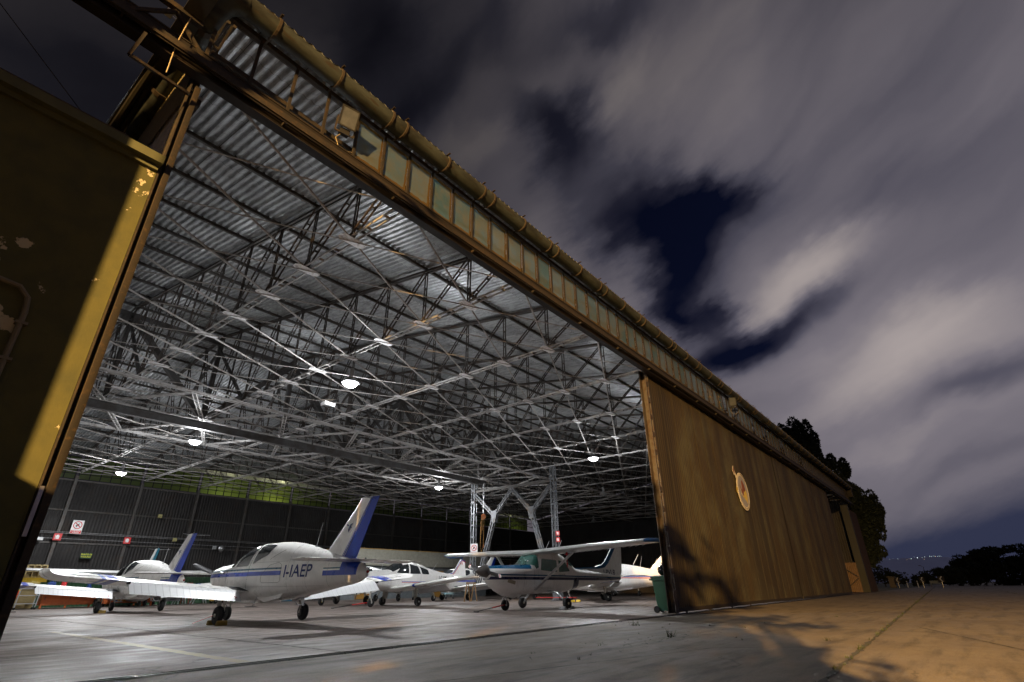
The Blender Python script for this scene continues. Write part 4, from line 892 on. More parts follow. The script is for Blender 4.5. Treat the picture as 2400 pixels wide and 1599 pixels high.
# ------------------------------------------------ retractable low-wing with small fin
def camill():
    t=thing('low_wing_aircraft','white low-wing aircraft marked I-CAMI with red and blue fin edge, behind the I-IAEP tail','aircraft',(18.45,21.9,0),R(182),'light aircraft parked in the hangar')
    F=Fus([(2.35,1.22,.30,.20,.24,2.3),(2.2,1.22,.40,.28,.34,2.4),(1.5,1.2,.52,.35,.48,2.5),(.95,1.2,.56,.42,.55,2.5),(.3,1.2,.57,.74,.58,2.4),(-.2,1.2,.56,.78,.58,2.4),(-1.0,1.2,.54,.70,.52,2.4),(-1.9,1.22,.44,.47,.42,2.3),(-3.0,1.24,.28,.27,.28,2.2),(-4.2,1.26,.13,.15,.16,2.),(-4.9,1.27,.03,.05,.05,2.)])
    lp=paint('white_paint_thin_red_blue_line',W_,[(-4.7,.4,1.02,1.045,.01,rb),(-4.7,.4,1.06,1.08,.01,bluec)])
    fu=F.mesh(2.35,-4.9).build('fuselage',lp,t,True)
    for s in (1,-1):
        g=MB(); F.patch(g,[(.75,1.45),(-.02,1.42),(-.10,1.86),(.32,1.80)],s); g.build('side_window',wglass,fu,True)
        g=MB(); F.patch(g,[(-.12,1.42),(-.85,1.42),(-.72,1.78),(-.2,1.86)],s); g.build('side_window',wglass,fu,True)
        g=MB(); F.patch(g,[(-.95,1.42),(-1.5,1.40),(-1.45,1.62),(-.86,1.76)],s); g.build('side_window',wglass,fu,True)
        F.text('I-CAMI',-2.35 if s>0 else -3.5,1.17,.26,mat('registration_dark',(.015,.015,.03),.4),s,fu,sx=.9)
        def sec(y,le,te,th=.14,z0=.72,dz=5.5): return airfoil(le,te,s*y,z0+math.tan(R(dz))*y,th)
        g=MB(); g.loft([sec(.4,1.0,-.45),sec(.7,.85,-.45),sec(2.7,.75,-.40)]); L=[sec(2.7,.75,-.62),sec(4.6,.66,-.42)]
        for u in (.4,.7,.9,1.): L.append(sec(4.6+.3*math.sin(u*1.57),.66-.3*u*u,-.42+.1*u*u,.14*(1-.6*u*u)))
        g.loft(L); wg=g.build('wing',wing_white,t,True)
        fa=R(40);g=MB();L=[]
        for y in (.66,2.66):
            z=.72+math.tan(R(5.5))*y-.02;x=-.44; L.append([(x,s*y,z+.02),(x-.4*math.cos(fa),s*y,z-.4*math.sin(fa)),(x,s*y,z-.05)])
        g.loft(L); g.build('flap',ribm,wg)
        g=MB(); A=sec(1.75,.854,-.45,.148);B=sec(1.9,.854,-.45,.148); g.loft([A,B],False); g.build('wing_stripe',mat('stripe_blue',bluec,.35),wg,True)
        g=MB(); g.tube([(.0,s*1.15,.8),(-.02,s*1.2,.35),(-.05,s*1.2,.2)],[.05,.04,.03],8); g.prism([(.06,s*1.06,.72),(.02,s*1.08,.32),(-.16,s*1.08,.3),(-.22,s*1.06,.70)],(0,.012,0)); g.build('main_leg',legm,t,True); wheel(t,-.05,s*1.27,.2,.2,.14,alu)
        g=MB(); g.loft([airfoil(-4.05,-4.75,s*.08,1.22,.1,6,0),airfoil(-4.12,-4.72,s*1.4,1.24,.1,6,0),airfoil(-4.3,-4.66,s*1.6,1.24,.05,6,0)]); g.build('tailplane',wing_white,t,True)
    g=MB(); F.tpatch(g,lambda th:1.02-.1*abs(math.cos(th)),lambda th:.28,R(40),R(140)); g.build('windscreen',wglass,fu,True)
    g=MB(); g.tube([(1.75,0,.8),(1.8,0,.4)],.04,8); g.beam((1.8,.07,.4),(1.72,.08,.19),.02,.05);g.beam((1.8,-.07,.4),(1.72,-.08,.19),.02,.05); g.build('nose_leg',legm,t); wheel(t,1.72,0,.19,.19,.12,alu)
    P=[(-2.6,1.46),(-3.3,1.44),(-3.75,1.52),(-4.0,1.75),(-4.32,2.12),(-4.45,2.22),(-4.75,2.14),(-4.86,1.3),(-4.6,1.22),(-3.4,1.3)]
    g=MB(); g.prism([(a,-.035,b) for a,b in P],(0,.07,0)); fin=g.build('fin',wing_white,t,bevel=.015)
    for (d,cm) in ((.02,mat('stripe_blue',bluec,.35)),(.075,red)):
        g=MB()
        for a,b in zip(P[:6],P[1:7]):
            for s in (1,-1): g.beam((a[0]-d*.8,s*.037,a[1]-d),(b[0]-d*.8,s*.037,b[1]-d),.008,.035,up=(0,0,1))
        g.build('fin_edge_line',cm,fin)
    for k,cm in enumerate((greenbin,white,red)):
        g=MB(); g.box((-4.36-.06*k,-.04,1.95),(-4.41-.06*k,.04,2.06)); g.build('flag_mark',cm,fin)
    g=MB(); g.tube([(-2.2,0,1.62),(-2.55,0,2.0)],[.012,.006],6); g.build('whip_antenna',alu,t)
    propeller(t,2.42,1.22,.9,R(75),tips=False,spin=wing_white)
    return t
camill()
# ------------------------------------------------ high-wing
def high_wing(label,loc,rz,full=True):
    t=thing('high_wing_aircraft',label,'aircraft',loc,rz,'light aircraft parked in the hangar')
    cp=paint('white_paint_blue_bands_'+('a' if full else 'b'),W_ ,[(-5.6,2.6,1.02,1.12,.005,(.01,.012,.06)),(-5.6,2.6,1.145,1.20,.01,(.0,.06,.15)),(-2.15,-1.75,.3,1.03,-.35*0,(.01,.012,.05)),(.75,2.7,1.40,1.8,.0,(.0,.09,.22))] if full else [])
    F=Fus([(2.6,1.28,.28,.20,.24,2.3),(2.45,1.24,.38,.26,.36,2.4),(2.0,1.18,.48,.34,.56,2.6),(1.5,1.15,.52,.39,.63,2.8),(1.05,1.15,.53,.42,.64,2.9),(.72,1.15,.54,.56,.63,3.0),(.4,1.15,.545,.84,.62,3.6),(.1,1.15,.55,.90,.61,4.0),(-.5,1.15,.55,.92,.61,4.0),(-1.1,1.15,.53,.86,.60,3.6),(-1.6,1.16,.49,.66,.57,3.0),(-2.1,1.17,.42,.33,.50,2.7),(-3.2,1.17,.30,.22,.36,2.5),(-4.6,1.16,.15,.14,.2,2.2),(-5.6,1.13,.04,.08,.08,2.)])
    fu=F.mesh(2.6,-5.6,76,36).build('fuselage',cp,t,True)
    if full:
        for s in (1,-1):
            g=MB(); F.patch(g,[(.28,1.36),(-.66,1.30),(-.66,1.74),(.20,1.78)],s); g.build('door_window',ggreen,fu,True)
            g=MB(); F.patch(g,[(-.78,1.30),(-1.50,1.34),(-1.22,1.68),(-.78,1.74)],s); g.build('rear_side_window',ggreen,fu,True)
            F.text('CUTLASS RG',-.75 if s>0 else -1.3,1.19,.075,mat('registration_dark',(.015,.015,.03),.4),s,fu,name='small_lettering')
            g=MB()
            for pts in ([(.62,1.95),(.62,.75),(-.45,.72),(-.48,1.3),(-.46,1.9)],[(1.15,1.55),(1.15,.7)]):
                for a,b in zip(pts[:-1],pts[1:]):
                    Q=[(a[0]+(b[0]-a[0])*i/8,a[1]+(b[1]-a[1])*i/8) for i in range(9)]
                    g.tube([(x,s*(F.sy(x,z)+.001),z) for x,z in Q],.003,4)
            g.build('panel_line',darkin,fu)
        g=MB(); F.tpatch(g,lambda th:1.16-.66*math.cos(th)**2,lambda th:.38,R(9),R(171)); g.build('windscreen',ggreen,fu,True)
        g=MB(); F.tpatch(g,lambda th:-1.35,lambda th:-1.98+.3*abs(math.cos(th)),R(25),R(155)); g.build('rear_window',ggreen,fu,True)
        # lower cowl and gear-door details
        g=MB(); g.lathe((2.58,0,1.36),(1,0,0),[(0,.1),(.01,.1)],12)
        for s in (1,-1): g.prism([(2.6,s*.16,1.20),(2.57,s*.30,1.20),(2.56,s*.29,1.36),(2.6,s*.17,1.36)],(.012,0,0))
        g.build('air_intake',darkin,fu)
        g=MB(); L=[[(x,r*math.cos(a*math.pi/8),z+r*.8*math.sin(a*math.pi/8)) for a in range(16)] for x,z,r in ((2.35,.88,.05),(2.2,.80,.18),(1.75,.66,.24),(1.25,.56,.2),(.95,.54,.06))]; g.loft(L); g.build('lower_cowl',wing_white,fu,True)
        g=MB(); 
        for s in (1,-1): F.patch(g,[(1.98,.94),(1.62,.86),(1.60,.98),(1.95,1.05)],s,.012)
        g.build('cooling_outlet',mat('outlet_beige',(.35,.31,.22),.5),fu,True)
        g=MB(); g.prism([(1.0,.16,.62),(1.25,.15,.58),(1.18,.15,.40),(1.0,.16,.50)],(0,.015,0)); g.build('gear_door',wing_white,t)
    # wing
    for s in (1,-1):
        def sec(y,le,te,th=.13): return airfoil(le,te,s*y,1.98+.028*y,th,9,.03)
        g=MB(); L=[sec(.0,.62,-1.05,.12),sec(2.55,.62,-1.05,.12),sec(5.45,.46,-.75,.11)]
        g.loft(L); wg=g.build('wing',mat('wing_metal_paint',(.62,.62,.62),.35,.3,bmp=.05),t,True)
        g=MB(); L=[]
        for u in (0,.3,.6,.85,1.): L.append([(p[0],p[1],p[2]-.10*u*u) for p in sec(5.45+.42*math.sin(u*1.3),.46-.6*u*u,-.75-.14*u,.11*(1-.75*u*u))])
        g.loft(L); g.build('wing_tip',mat('tip_blue',(.0,.06,.2),.4),wg,True)
        g=MB()
        for yy in [.8+.28*k for k in range(15)]: g.tube([(-.55,s*yy,1.94+.028*yy-.025),(-.97+.08*max(0,yy-2.5),s*yy,1.98+.028*yy)],.006,4)
        g.build('skin_bead',alu,wg)
        if full:
            g=MB(); L=[]
            p,q=Vector((.58,s*.52,.68)),Vector((.12,s*2.15,1.98))
            for u in (0,1):
                c=p+(q-p)*u; L.append([c+Vector((.085*math.cos(a*math.pi/6),0,0))+Vector((0,-s*.022*math.sin(a*math.pi/6)*.6,.03*math.sin(a*math.pi/6))) for a in range(12)])
            g.loft(L); sb=g.build('wing_strut',alu,t,True)
            g=MB(); g.lathe(q+Vector((0,s*.02,.0)),(0,0,1),[(-.06,.04),(.0,.1),(.05,.12)],12); g.build('strut_cuff',alu,sb,True)
            g=MB(); g.tube([(-.25,s*.35,.62),(-.4,s*.75,.58),(-.42,s*1.0,.36),(-.42,s*1.13,.21)],[.055,.04,.033,.03],10); g.build('main_leg',alu,t,True); wheel(t,-.42+.42,0,0,.0001,.0001) if False else wheel(t,-.42,s*1.21,.205,.205,.15,mat('hub_cream',(.5,.45,.3),.5))
            g=MB(); g.loft([airfoil(-4.75,-5.65,s*.05,1.19,.09,6,0),airfoil(-4.9,-5.6,s*1.55,1.19,.08,6,0),airfoil(-5.08,-5.52,s*1.68,1.19,.04,6,0)]); g.build('tailplane',wing_white,t,True)
    if full:
        P=[(-1.9,1.46),(-3.9,1.54),(-4.2,1.60),(-4.5,1.78),(-5.2,2.48),(-5.85,2.48),(-5.75,1.4),(-5.6,1.1),(-4.6,1.15),(-2.2,1.36)]
        g=MB(); g.prism([(a,-.04,b) for a,b in P],(0,.08,0)); fin=g.build('fin',wing_white,t,bevel=.02)
        for s in (1,-1):
            g=MB(); y=s*.043; E_=[(-1.95,1.475),(-3.9,1.555),(-4.2,1.615),(-4.5,1.795),(-5.2,2.485),(-5.42,2.485),(-4.75,1.74),(-4.45,1.54),(-4.0,1.48),(-2.2,1.45)]
            g.prism([(a,y,b) for a,b in E_],(0,s*.003,0)); g.build('fin_blue_edge',mat('edge_blue',(.0,.07,.19),.35),fin)
            vs,fs=text_geo('I-PVLB',.30,bold=.004); x0=-4.32 if s>0 else -5.35; g=MB(); g.add([(x0-s*v[0]*1.05,s*.049,1.24+v[1]) for v in vs],fs); g.build('registration',mat('registration_navy',(.006,.008,.06),.4),fin)
        propeller(t,2.66,1.32,.95,R(-12),blades=2,tips=True,spin=mat('spinner_grey',(.16,.15,.14),.35,.5),sr=.22,sl=.5)
        g=MB(); g.tube([(1.62,0,.75),(1.66,0,.42)],.035,8); g.tube([(1.66,.0,.44),(1.70,.09,.40),(1.66,.10,.20)],.022,8);g.tube([(1.66,.0,.44),(1.70,-.09,.40),(1.66,-.10,.20)],.022,8); g.tube([(1.66,-.1,.19),(1.66,.1,.19)],.02,8);g.tube([(1.56,0,.7),(1.45,.0,.55),(1.6,0,.42)],.014,6); g.build('nose_leg',chrome,t,True); wheel(t,1.66,0,.185,.185,.12,alu)
        g=MB()
        for (x,y) in ((-.1,.45),(-.35,.9)): 
            for s in (1,): g.tube([(x,s*y,2.08),(x-.28,s*y,2.46)],[.012,.006],6)
        g.build('whip_antenna',white,t)
        g=MB(); g.box((-.30,1.42,1.90),(-.24,1.48,1.98)); g.box((-.40,1.44,1.88),(-.15,1.46,1.91)); g.box((-.29,1.44,1.45),(-.25,1.46,1.90)); g.build('pitot_cover',red,t)
    return t
high_wing('white high-wing aircraft with blue hood marked I-PVLB, beside the green bin',(18.1,13.3,0),R(172),True)
tD=high_wing('white high-wing aircraft at far left, its long straight wing before the back wall',(12.2,38.5,-.28),R(270),False)
g=MB(); g.tube([(0,1,.5),(0,1.2,.3)],.04); g.tube([(0,-1,.5),(0,-1.2,.3)],.04); g.tube([(1.6,0,.7),(1.6,0,.45)],.04); g.build('leg',legm,tD); wheel(tD,0,1.25,.5,.22,.15); wheel(tD,0,-1.25,.5,.22,.15); wheel(tD,1.6,0,.5,.2,.13)
# aircraft behind: silver with yellow hubs, cream tail, dark-green fin, distant wing
yh=mat('hub_yellow',(.6,.42,.03),.5)
tF,_=low_wing('low_wing_aircraft','pale low-wing aircraft with yellow wheel hubs behind the I-CAMI aircraft',(19.2,27.0,0),R(188),mat('rudder_pale',(.6,.6,.6),.4),paint('pale_silver_paint',(.62,.63,.64),[(-4,2.,1.1,1.16,0,(.4,.02,.02))]),logo=False,detail=False,hub=yh,flap=0,tall=.55)
t=thing('vintage_aircraft','cream rounded aircraft tail with red triangle, right of the I-CAMI cabin','aircraft',(27.3,31.0,0),R(200),'light aircraft parked in the hangar')
crmp=mat('cream_fabric',(.50,.46,.30),.6)
g=MB(); g.prism([(.42*math.cos(a*math.pi/12)-.1,-.03,1.45+.62*math.sin(a*math.pi/12)*(1 if a<13 else .9)) for a in range(24)],(0,.06,0)); fn=g.build('fin',crmp,t)
g=MB()
for s in (1,-1): g.prism([(.0,s*.032,1.75),(.14,s*.032,1.2),(-.32,s*.032,1.12)],(0,s*.004,0))
g.build('red_triangle',red,fn)
g=MB(); g.tube([(0,0,1.05),(2.0,0,1.0),(4.0,0,1.05),(5.2,0,1.1)],[.1,.3,.45,.3],16); g.build('fuselage',crmp,t,True)
g=MB(); g.loft([airfoil(3.9,2.5,y,1.0+abs(y)*.05,.13) for y in (-4.5,-.3,.3,4.5)]); g.build('wing',crmp,t,True)
g=MB(); 
for s in (1,-1): g.tube([(3.3,s*.4,.8),(3.4,s*.8,.3)],.03,8)
g.tube([(0,0,.9),(-.15,0,.14)],.03,8); g.build('leg',legm,t); wheel(t,3.4,.85,.22,.22,.12); wheel(t,3.4,-.85,.22,.22,.12); wheel(t,-.15,0,.1,.1,.06)
t=thing('tail_wheel_aircraft','dark green and yellow aircraft fin glowing in amber lamp light behind the I-PVLB fin','aircraft',(34.6,24.2,0),R(180),'light aircraft parked in the hangar')
gd=mat('fin_dark_green',(.01,.07,.03),.5)
g=MB(); g.prism([(-.1,-.03,1.5),(-.75,-.03,2.75),(-1.35,-.03,2.7),(-1.2,-.03,1.4)],(0,.06,0)); fn=g.build('fin',gd,t,bevel=.01)
g=MB(); g.prism([(-.04,-.035,1.5),(-.69,-.035,2.78),(-.75,-.035,2.78),(-.12,-.035,1.5)],(0,.07,0)); g.build('fin_edge',yellow,fn)
g=MB(); g.tube([(-1.2,0,1.3),(1.5,0,1.25),(3.2,0,1.3),(4.6,0,1.2),(5.2,0,1.2)],[.12,.42,.55,.45,.25],18); g.build('fuselage',wing_white,t,True)
g=MB(); g.loft([airfoil(4.0,2.6,y,1.0+abs(y)*.06,.13) for y in (-4.7,-.3,.3,4.7)]); g.build('wing',wing_white,t,True)
g=MB()
for s in (1,-1): g.tube([(3.3,s*.6,.9),(3.3,s*1.0,.3)],.035,8)
g.tube([(4.6,0,1.),(4.6,0,.25)],.03,8); g.build('leg',legm,t); wheel(t,3.3,1.06,.2,.2,.14,alu); wheel(t,3.3,-1.06,.2,.2,.14,alu); wheel(t,4.6,0,.18,.18,.12,alu)
ob_=thing('amber_lamp','small glowing amber lamp between aircraft fins behind the I-PVLB fin','lamp',(33.3,22.2,2.02))
am=emit('amber_glow',(1.,.42,.05),6.)
g=MB(); g.lathe((0,0,0),(0,0,1),[(-.09,.02),(-.06,.07),(0,.09),(.06,.07),(.09,.02)],14); g.build('bulb',am,ob_,True); g=MB(); g.tube([(0,0,-.09),(0,0,-2.02)],.02,8); g.disc((0,0,-2.0),(0,0,1),.2,.03,14); g.build('stand',steeld,ob_)
for k in range(5):
    g=MB(); g.disc((-.05-.06*k,0,.12+.11*k),(1,0,0),.022,.02,8); g.build('small_bulb',am,ob_)
l=bpy.data.lights.new('amber_light','POINT'); l.energy=6; l.color=(1,.45,.08); l.shadow_soft_size=.09; o=bpy.data.objects.new('amber_light',l); col.objects.link(o); o.location=(33.3,22.05,2.02)
t=thing('light_aircraft','grey-green wing tip of a distant aircraft above the white fuselage beside the brown door','aircraft',(42.5,22.0,0),R(170),'light aircraft parked in the hangar')
g=MB(); g.loft([airfoil(.6,-.7,y,1.35+abs(y)*.14,.14) for y in (-4.9,-4.6,-.3,.3,4.6,4.9)]); g.build('wing',grey,t,True); g=MB(); g.tube([(2.4,0,1.1),(1.4,0,1.15),(-.5,0,1.3),(-3,0,1.3),(-4.6,0,1.35)],[.25,.5,.55,.3,.08],18); g.build('fuselage',grey,t,True)
g=MB(); g.prism([(-3.6,-.03,1.4),(-4.3,-.03,2.4),(-4.8,-.03,2.4),(-4.7,-.03,1.3)],(0,.06,0)); g.build('fin',grey,t)
g=MB()
for s in (1,-1): g.tube([(0,s*1.1,1.2),(0,s*1.2,.3)],.04,8)
g.tube([(1.8,0,1),(1.8,0,.25)],.035,8); g.build('leg',legm,t); wheel(t,0,1.25,.2,.2,.14); wheel(t,0,-1.25,.2,.2,.14); wheel(t,1.8,0,.18,.18,.12)

# ---------------------------------------------------------------- signs
def sign(name,label,loc,w,h,kind,rz=0,group=None,cat='sign'):
    t=thing(name,label,cat,loc,rz,group)
    base={'nosmoke':white,'hydrant':redx,'green':mat('sign_dark_green',(.01,.05,.02),.5)}[kind]
    g=MB(); g.box((-w/2,-.01,-h/2),(w/2,.01,h/2)); pl=g.build('plate',base,t)
    def shp(poly,m,nm,y=-.013): 
        g=MB(); g.prism([(a,y,b) for a,b in poly],(0,.002,0)); g.build(nm,m,pl)
    if kind=='nosmoke':
        cz=h*.14; r=w*.40
        g=MB(); 
        for k in range(32):
            a,b=k*math.pi/16,(k+1)*math.pi/16
            g.add([(r*math.cos(a),-.014,cz+r*math.sin(a)),(r*math.cos(b),-.014,cz+r*math.sin(b)),(r*.8*math.cos(b),-.014,cz+r*.8*math.sin(b)),(r*.8*math.cos(a),-.014,cz+r*.8*math.sin(a))],[(0,1,2,3)])
        c=math.cos(R(-40)); s=math.sin(R(-40)); d=r*.09; g.add([(-r*.85*c-d*s,-.016,cz-r*.85*s-d*c*-1),(r*.85*c-d*s,-.016,cz+r*.85*s+d*c),(r*.85*c+d*s,-.016,cz+r*.85*s-d*c),(-r*.85*c+d*s,-.016,cz-r*.85*s-d*c)],[(0,3,2,1)])
        g.build('ban_ring',redx,pl)
        shp([(-.35*w*.6,cz-.1*w),(-.1*w,cz+.02*w),(-.15*w,cz+.2*w),(0,cz+.08*w),(.12*w,cz+.22*w),(.1*w,cz),(.25*w,cz-.12*w),(0,cz-.05*w),(-.05*w,cz-.2*w)],black,'flame_symbol',-.015)
        shp([(-w*.46,-h*.48),(w*.46,-h*.48),(w*.46,-h*.24),(-w*.46,-h*.24)],redx,'text_panel',-.013)
        for k,tx in enumerate(('È VIETATO','FUMARE')):
            vs,fs=text_geo(tx,h*.115,'CENTER',bold=.003*h); g=MB(); g.add([(v[0],-.018,-h*(.335+.115*k)+v[1]) for v in vs],fs); g.build('lettering',white,pl)
    elif kind=='hydrant':
        shp([(-w*.15,-h*.3),(w*.2,-h*.3),(w*.25,h*.1),(w*.1,h*.32),(-w*.12,h*.3),(-w*.2,h*.05)],white,'hydrant_symbol'); shp([(-w*.3,-h*.3),(-w*.24,-h*.3),(-w*.24,h*.3),(-w*.3,h*.3)],white,'hose_symbol')
    else:
        for k,tx in enumerate(('PUNTO DI','RADUNO')):
            vs,fs=text_geo(tx,h*.38,'CENTER',bold=.004); g=MB(); g.add([(v[0],-.014,h*(.10-.42*k)+v[1]) for v in vs],fs); g.build('lettering',mat('sign_yellow',(.55,.55,.03),.5),pl)
sign('no_flames_sign','white and red prohibition sign hanging on the far back wall at the left',(10.2,45.6,4.7),.62,.85,'nosmoke')
sign('no_flames_sign','white and red prohibition sign fixed low on the left lattice column',(28.9,26.6,3.2),.5,.75,'nosmoke',R(-55))
sign('hydrant_sign','small red fire sign on the wall post left of the prohibition sign',(9.33,45.55,4.03),.42,.42,'hydrant',0,'small red fire signs')
sign('hydrant_sign','small red fire sign on the wall post above the second aircraft cabin',(13.28,45.55,4.01),.42,.42,'hydrant',0,'small red fire signs')
sign('hydrant_sign','upper red fire sign on the right lattice column',(28.95,19.45,3.83),.26,.28,'hydrant',R(-55),'small red fire signs')
sign('hydrant_sign','lower red fire sign on the right lattice column',(28.95,19.45,3.45),.26,.28,'hydrant',R(-55),'small red fire signs')
sign('assembly_sign','dark green sign with two yellow lines of writing low on the back wall',(11.2,45.6,2.95),.62,.34,'green')
t=thing('wall_lamp','small bright metal lamp on the back wall conduit at far left','lamp',(8.4,45.5,3.86)); g=MB(); g.box((-.22,-.12,-.1),(.22,.1,.1)); g.build('housing',alu,t,bevel=.02); g=MB(); g.box((-.18,-.15,-.08),(.18,-.121,.06)); g.build('glass',white,t)
for (x,z,lb,m_) in ((19.28,3.80,'small pale junction box on the wall left of a round grey one',mat('pale_box',(.40,.41,.42),.5)),(14.9,5.79,'yellowish junction box high on the back wall girt',mat('yellowish_box',(.42,.38,.16),.5)),(16.3,4.22,'yellowish junction box on the wall conduit behind the blue fin',mat('yellowish_box',(.42,.38,.16),.5))):
    t=thing('junction_box',lb,'junction box',(x,45.5,z)); g=MB(); g.box((-.13,-.08,-.12),(.13,.08,.12)); g.build('case',m_,t,bevel=.01); g=MB(); g.box((-.1,-.095,-.09),(.1,-.081,.09)); g.build('cover',m_,t)
t=thing('wall_speaker','round grey bell on the back wall beside a small box','bell',(19.8,45.5,3.76)); g=MB(); g.lathe((0,0,0),(0,-1,0),[(0,.22),(.06,.22),(.12,.14),(.14,.02)],20); g.build('bell',alu,t,True); g=MB(); g.box((-.1,-.02,-.3),(.1,.08,-.2)); g.build('bracket',steeld,t)
# ---------------------------------------------------------------- back row of equipment
t=thing('low_fence','green corrugated metal screen running behind the benches','screen',(6,40.4,0)); g=MB(); corr(g,(-.6,0,0),(15.8,0,0),0,1.55,.22,.03); g.build('sheet',greenw,t); g=MB(); g.box((-.6,-.06,1.52),(15.8,.06,1.58)); g.build('top_rail',greenw,t)
for k in range(5):
    g=MB(); g.box((k*3.9-.05-.4,-.1,0),(k*3.9+.05-.4,-.04,1.5)); g.build('post',greenw,t)
def bench(label,x,y,w,h,d,m,legs=True,group=None,name='workbench',cat='workbench'):
    t=thing(name,label,cat,(x,y,0),0,group)
    g=MB(); g.box((0,0,.16 if legs else .02),(w,d,h)); bd=g.build('cabinet',m,t,bevel=.01)
    g=MB(); g.box((-.04,-.04,h+.001),(w+.04,d+.04,h+.05)); g.build('top',m,t,bevel=.01)
    n_=max(2,int(w/.9))
    for k in range(n_):
        g=MB(); g.box((k*w/n_+.03,-.018,.2),((k+1)*w/n_-.03,-.002,h-.04)); d_=g.build('door_panel',m,t,bevel=.006); g=MB(); g.box((k*w/n_+.1,-.035,h*.55),(k*w/n_+.13,-.019,h*.55+.12)); g.build('handle',steeld,d_)
    if legs:
        for k in range(n_+1): 
            g=MB(); g.box((k*(w-.08)/n_,0,0),(k*(w-.08)/n_+.08,.08,.16)); g.build('leg',m,t)
    return t
bench('long orange steel workbench standing in front of the green screen',7.95,37.6,3.2,.78,.7,orange)
bench('orange cabinet with a dark inside standing right of the toolbox cart',12.3,38.,.95,.72,.6,orange)
t=thing('trolley','empty grey steel trolley with two shelves left of the orange bench','trolley',(6.85,37,0))
for i,(x,y) in enumerate(((0,0),(.8,0),(0,.5),(.8,.5))):
    g=MB(); g.beam((x,y,.1),(x+.02,y,.95),.04,.04); g.build('leg',alu,t); g=MB(); g.disc((x,y,.055),(0,1,0),.055,.03,12); g.build('caster',black,t)
for z in (.25,.62,.93):
    g=MB(); g.box((-.03,-.03,z),(.85,.53,z+.03)); g.build('shelf',alu,t)
t=thing('barrier_post','leaning bright red post by the left edge of the opening','post',(6.0,33.,0)); g=MB(); g.beam((-.02,0,0.02),(.05,0,.85),.09,.06); g.build('panel',emit('red_reflective',(.8,.05,.01),.0),t); g=MB(); g.box((.0,-.05,.85),(.12,.05,.89)); g.build('cap',yellow,t); g=MB(); g.box((-.2,-.15,0),(.2,.15,.03)); g.build('base',black,t)
t=thing('toolbox_cart','yellow tool chest on a low orange cart under the far wing','cart',(11.2,37.9,0)); g=MB(); g.box((0,0,.18),(1.0,.5,.24)); g.box((0,0,.5),(.05,.5,.66)); g.box((0,0,.24),(.04,.04,.7));g.box((.96,0,.24),(1.,.04,.7)); g.build('frame',orange,t)
g=MB(); g.box((.3,.02,.25),(.96,.46,.42)); g.box((.3,.02,.44),(.96,.46,.6)); g.build('chest',mat('amber_paint',(.55,.24,.02),.45),t,bevel=.02)
for k in (.12,.88):
    g=MB(); g.disc((k,.05,.08),(0,1,0),.08,.05,14); g.build('caster',black,t)
g=MB(); g.box((.05,.05,.25),(.25,.4,.33)); g.build('tray',bluep,t)
for k,(x,lb) in enumerate(((13.0,'pale grey drawer unit with dark handles right of the orange cabinet'),(14.05,'second pale grey drawer unit left of the step ladders'))):
    t=thing('drawer_unit',lb,'drawers',(x,38.3,0),0,'grey drawer units'); g=MB(); g.box((0,0,.2),(.85,.5,.8)); g.build('cabinet',grey,t,bevel=.01)
    for j in range(3):
        g=MB(); g.box((.03,-.02,.22+.19*j),(.82,-.001,.39+.19*j)); d=g.build('drawer',mat('drawer_grey',(.34,.34,.36),.5),t,bevel=.006); g=MB(); g.box((.25,-.04,.30+.19*j),(.6,-.021,.335+.19*j)); g.build('handle',darkin,d)
    for xx in (.06,.74):
        g=MB(); g.box((xx,.03,0),(xx+.05,.1,.2)); g.build('leg',alu,t)
def aladder(label,x,y,h,m,spread=.5):
    t=thing('step_ladder',label,'ladder',(x,y,0),0,'step ladders by the green screen')
    for s in (-1,1):
        g=MB(); 
        for q in (0,.4): g.beam((s*spread,q,0),(s*.04,q*.7+.05,h),.035,.06)
        for k in range(1,5): 
            u=k/5.; xx=s*(spread*(1-u)+.04*u); g.beam((xx,0.02,h*u),(xx,.38-.08*u,h*u),.03,.05)
        g.build('side_frame',m,t)
    g=MB(); g.box((-.12,.0,h-.02),(.12,.36,h+.03)); g.build('top_step',m,t); g=MB(); g.beam((-spread*.5,.2,h*.5),(spread*.5,.2,h*.5),.02,.02); g.build('spreader',m,t)
aladder('grey step ladder standing right of the drawer units',15.,38.5,1.2,alu,.32); aladder('red-topped step ladder next to the grey one',15.55,38.9,1.2,mat('ladder_red',(.35,.08,.06),.6),.25); aladder('thin grey trestle ladder alone before the green screen',16.1,38.4,1.05,alu,.42)
t=thing('pedal_car','small yellow ride-on machine lying low before the green screen','machine',(16.7,38.4,0))
g=MB(); g.loft([[(x,y*w_,z+h_*k) for y,k in ((-1,0),(1,0),(.8,1),(-.8,1))] for x,w_,z,h_ in ((0,.1,.15,.1),(.4,.28,.12,.3),(.8,.25,.15,.15),(1.1,.2,.15,.35),(1.3,.1,.3,.2))]); g.build('body',yellow,t,bevel=.02)
for x,y in ((.25,-.3),(1.05,-.3),(.25,.3),(1.05,.3)): wheel(t,x,y,.12,.12,.1)
t=thing('steel_rack','light steel rack with small red and blue boxes by the nose wheel','rack',(18.5,38.6,0))
for x in (0,1.1):
    for y in (0,.4):
        g=MB(); g.beam((x,y,0),(x,y,.95),.03,.03); g.build('post',alu,t)
for z in (.15,.5,.85):
    g=MB(); g.box((-.02,-.02,z),(1.12,.42,z+.025)); g.build('shelf',alu,t)
for x,y,z,m_,nm,lb in ((18.65,38.7,.525,red,'parts_box','small red box on the middle shelf of the steel rack'),(19.05,38.7,.175,bluep,'parts_box','small blue box on the bottom shelf of the steel rack')):
    t=thing(nm,lb,'box',(x,y,z)); g=MB(); g.box((0,0,0),(.35,.25,.2)); g.build('body',m_,t,bevel=.01); g=MB(); g.box((-.01,-.01,.201),(.36,.26,.225)); g.build('lid',m_,t)
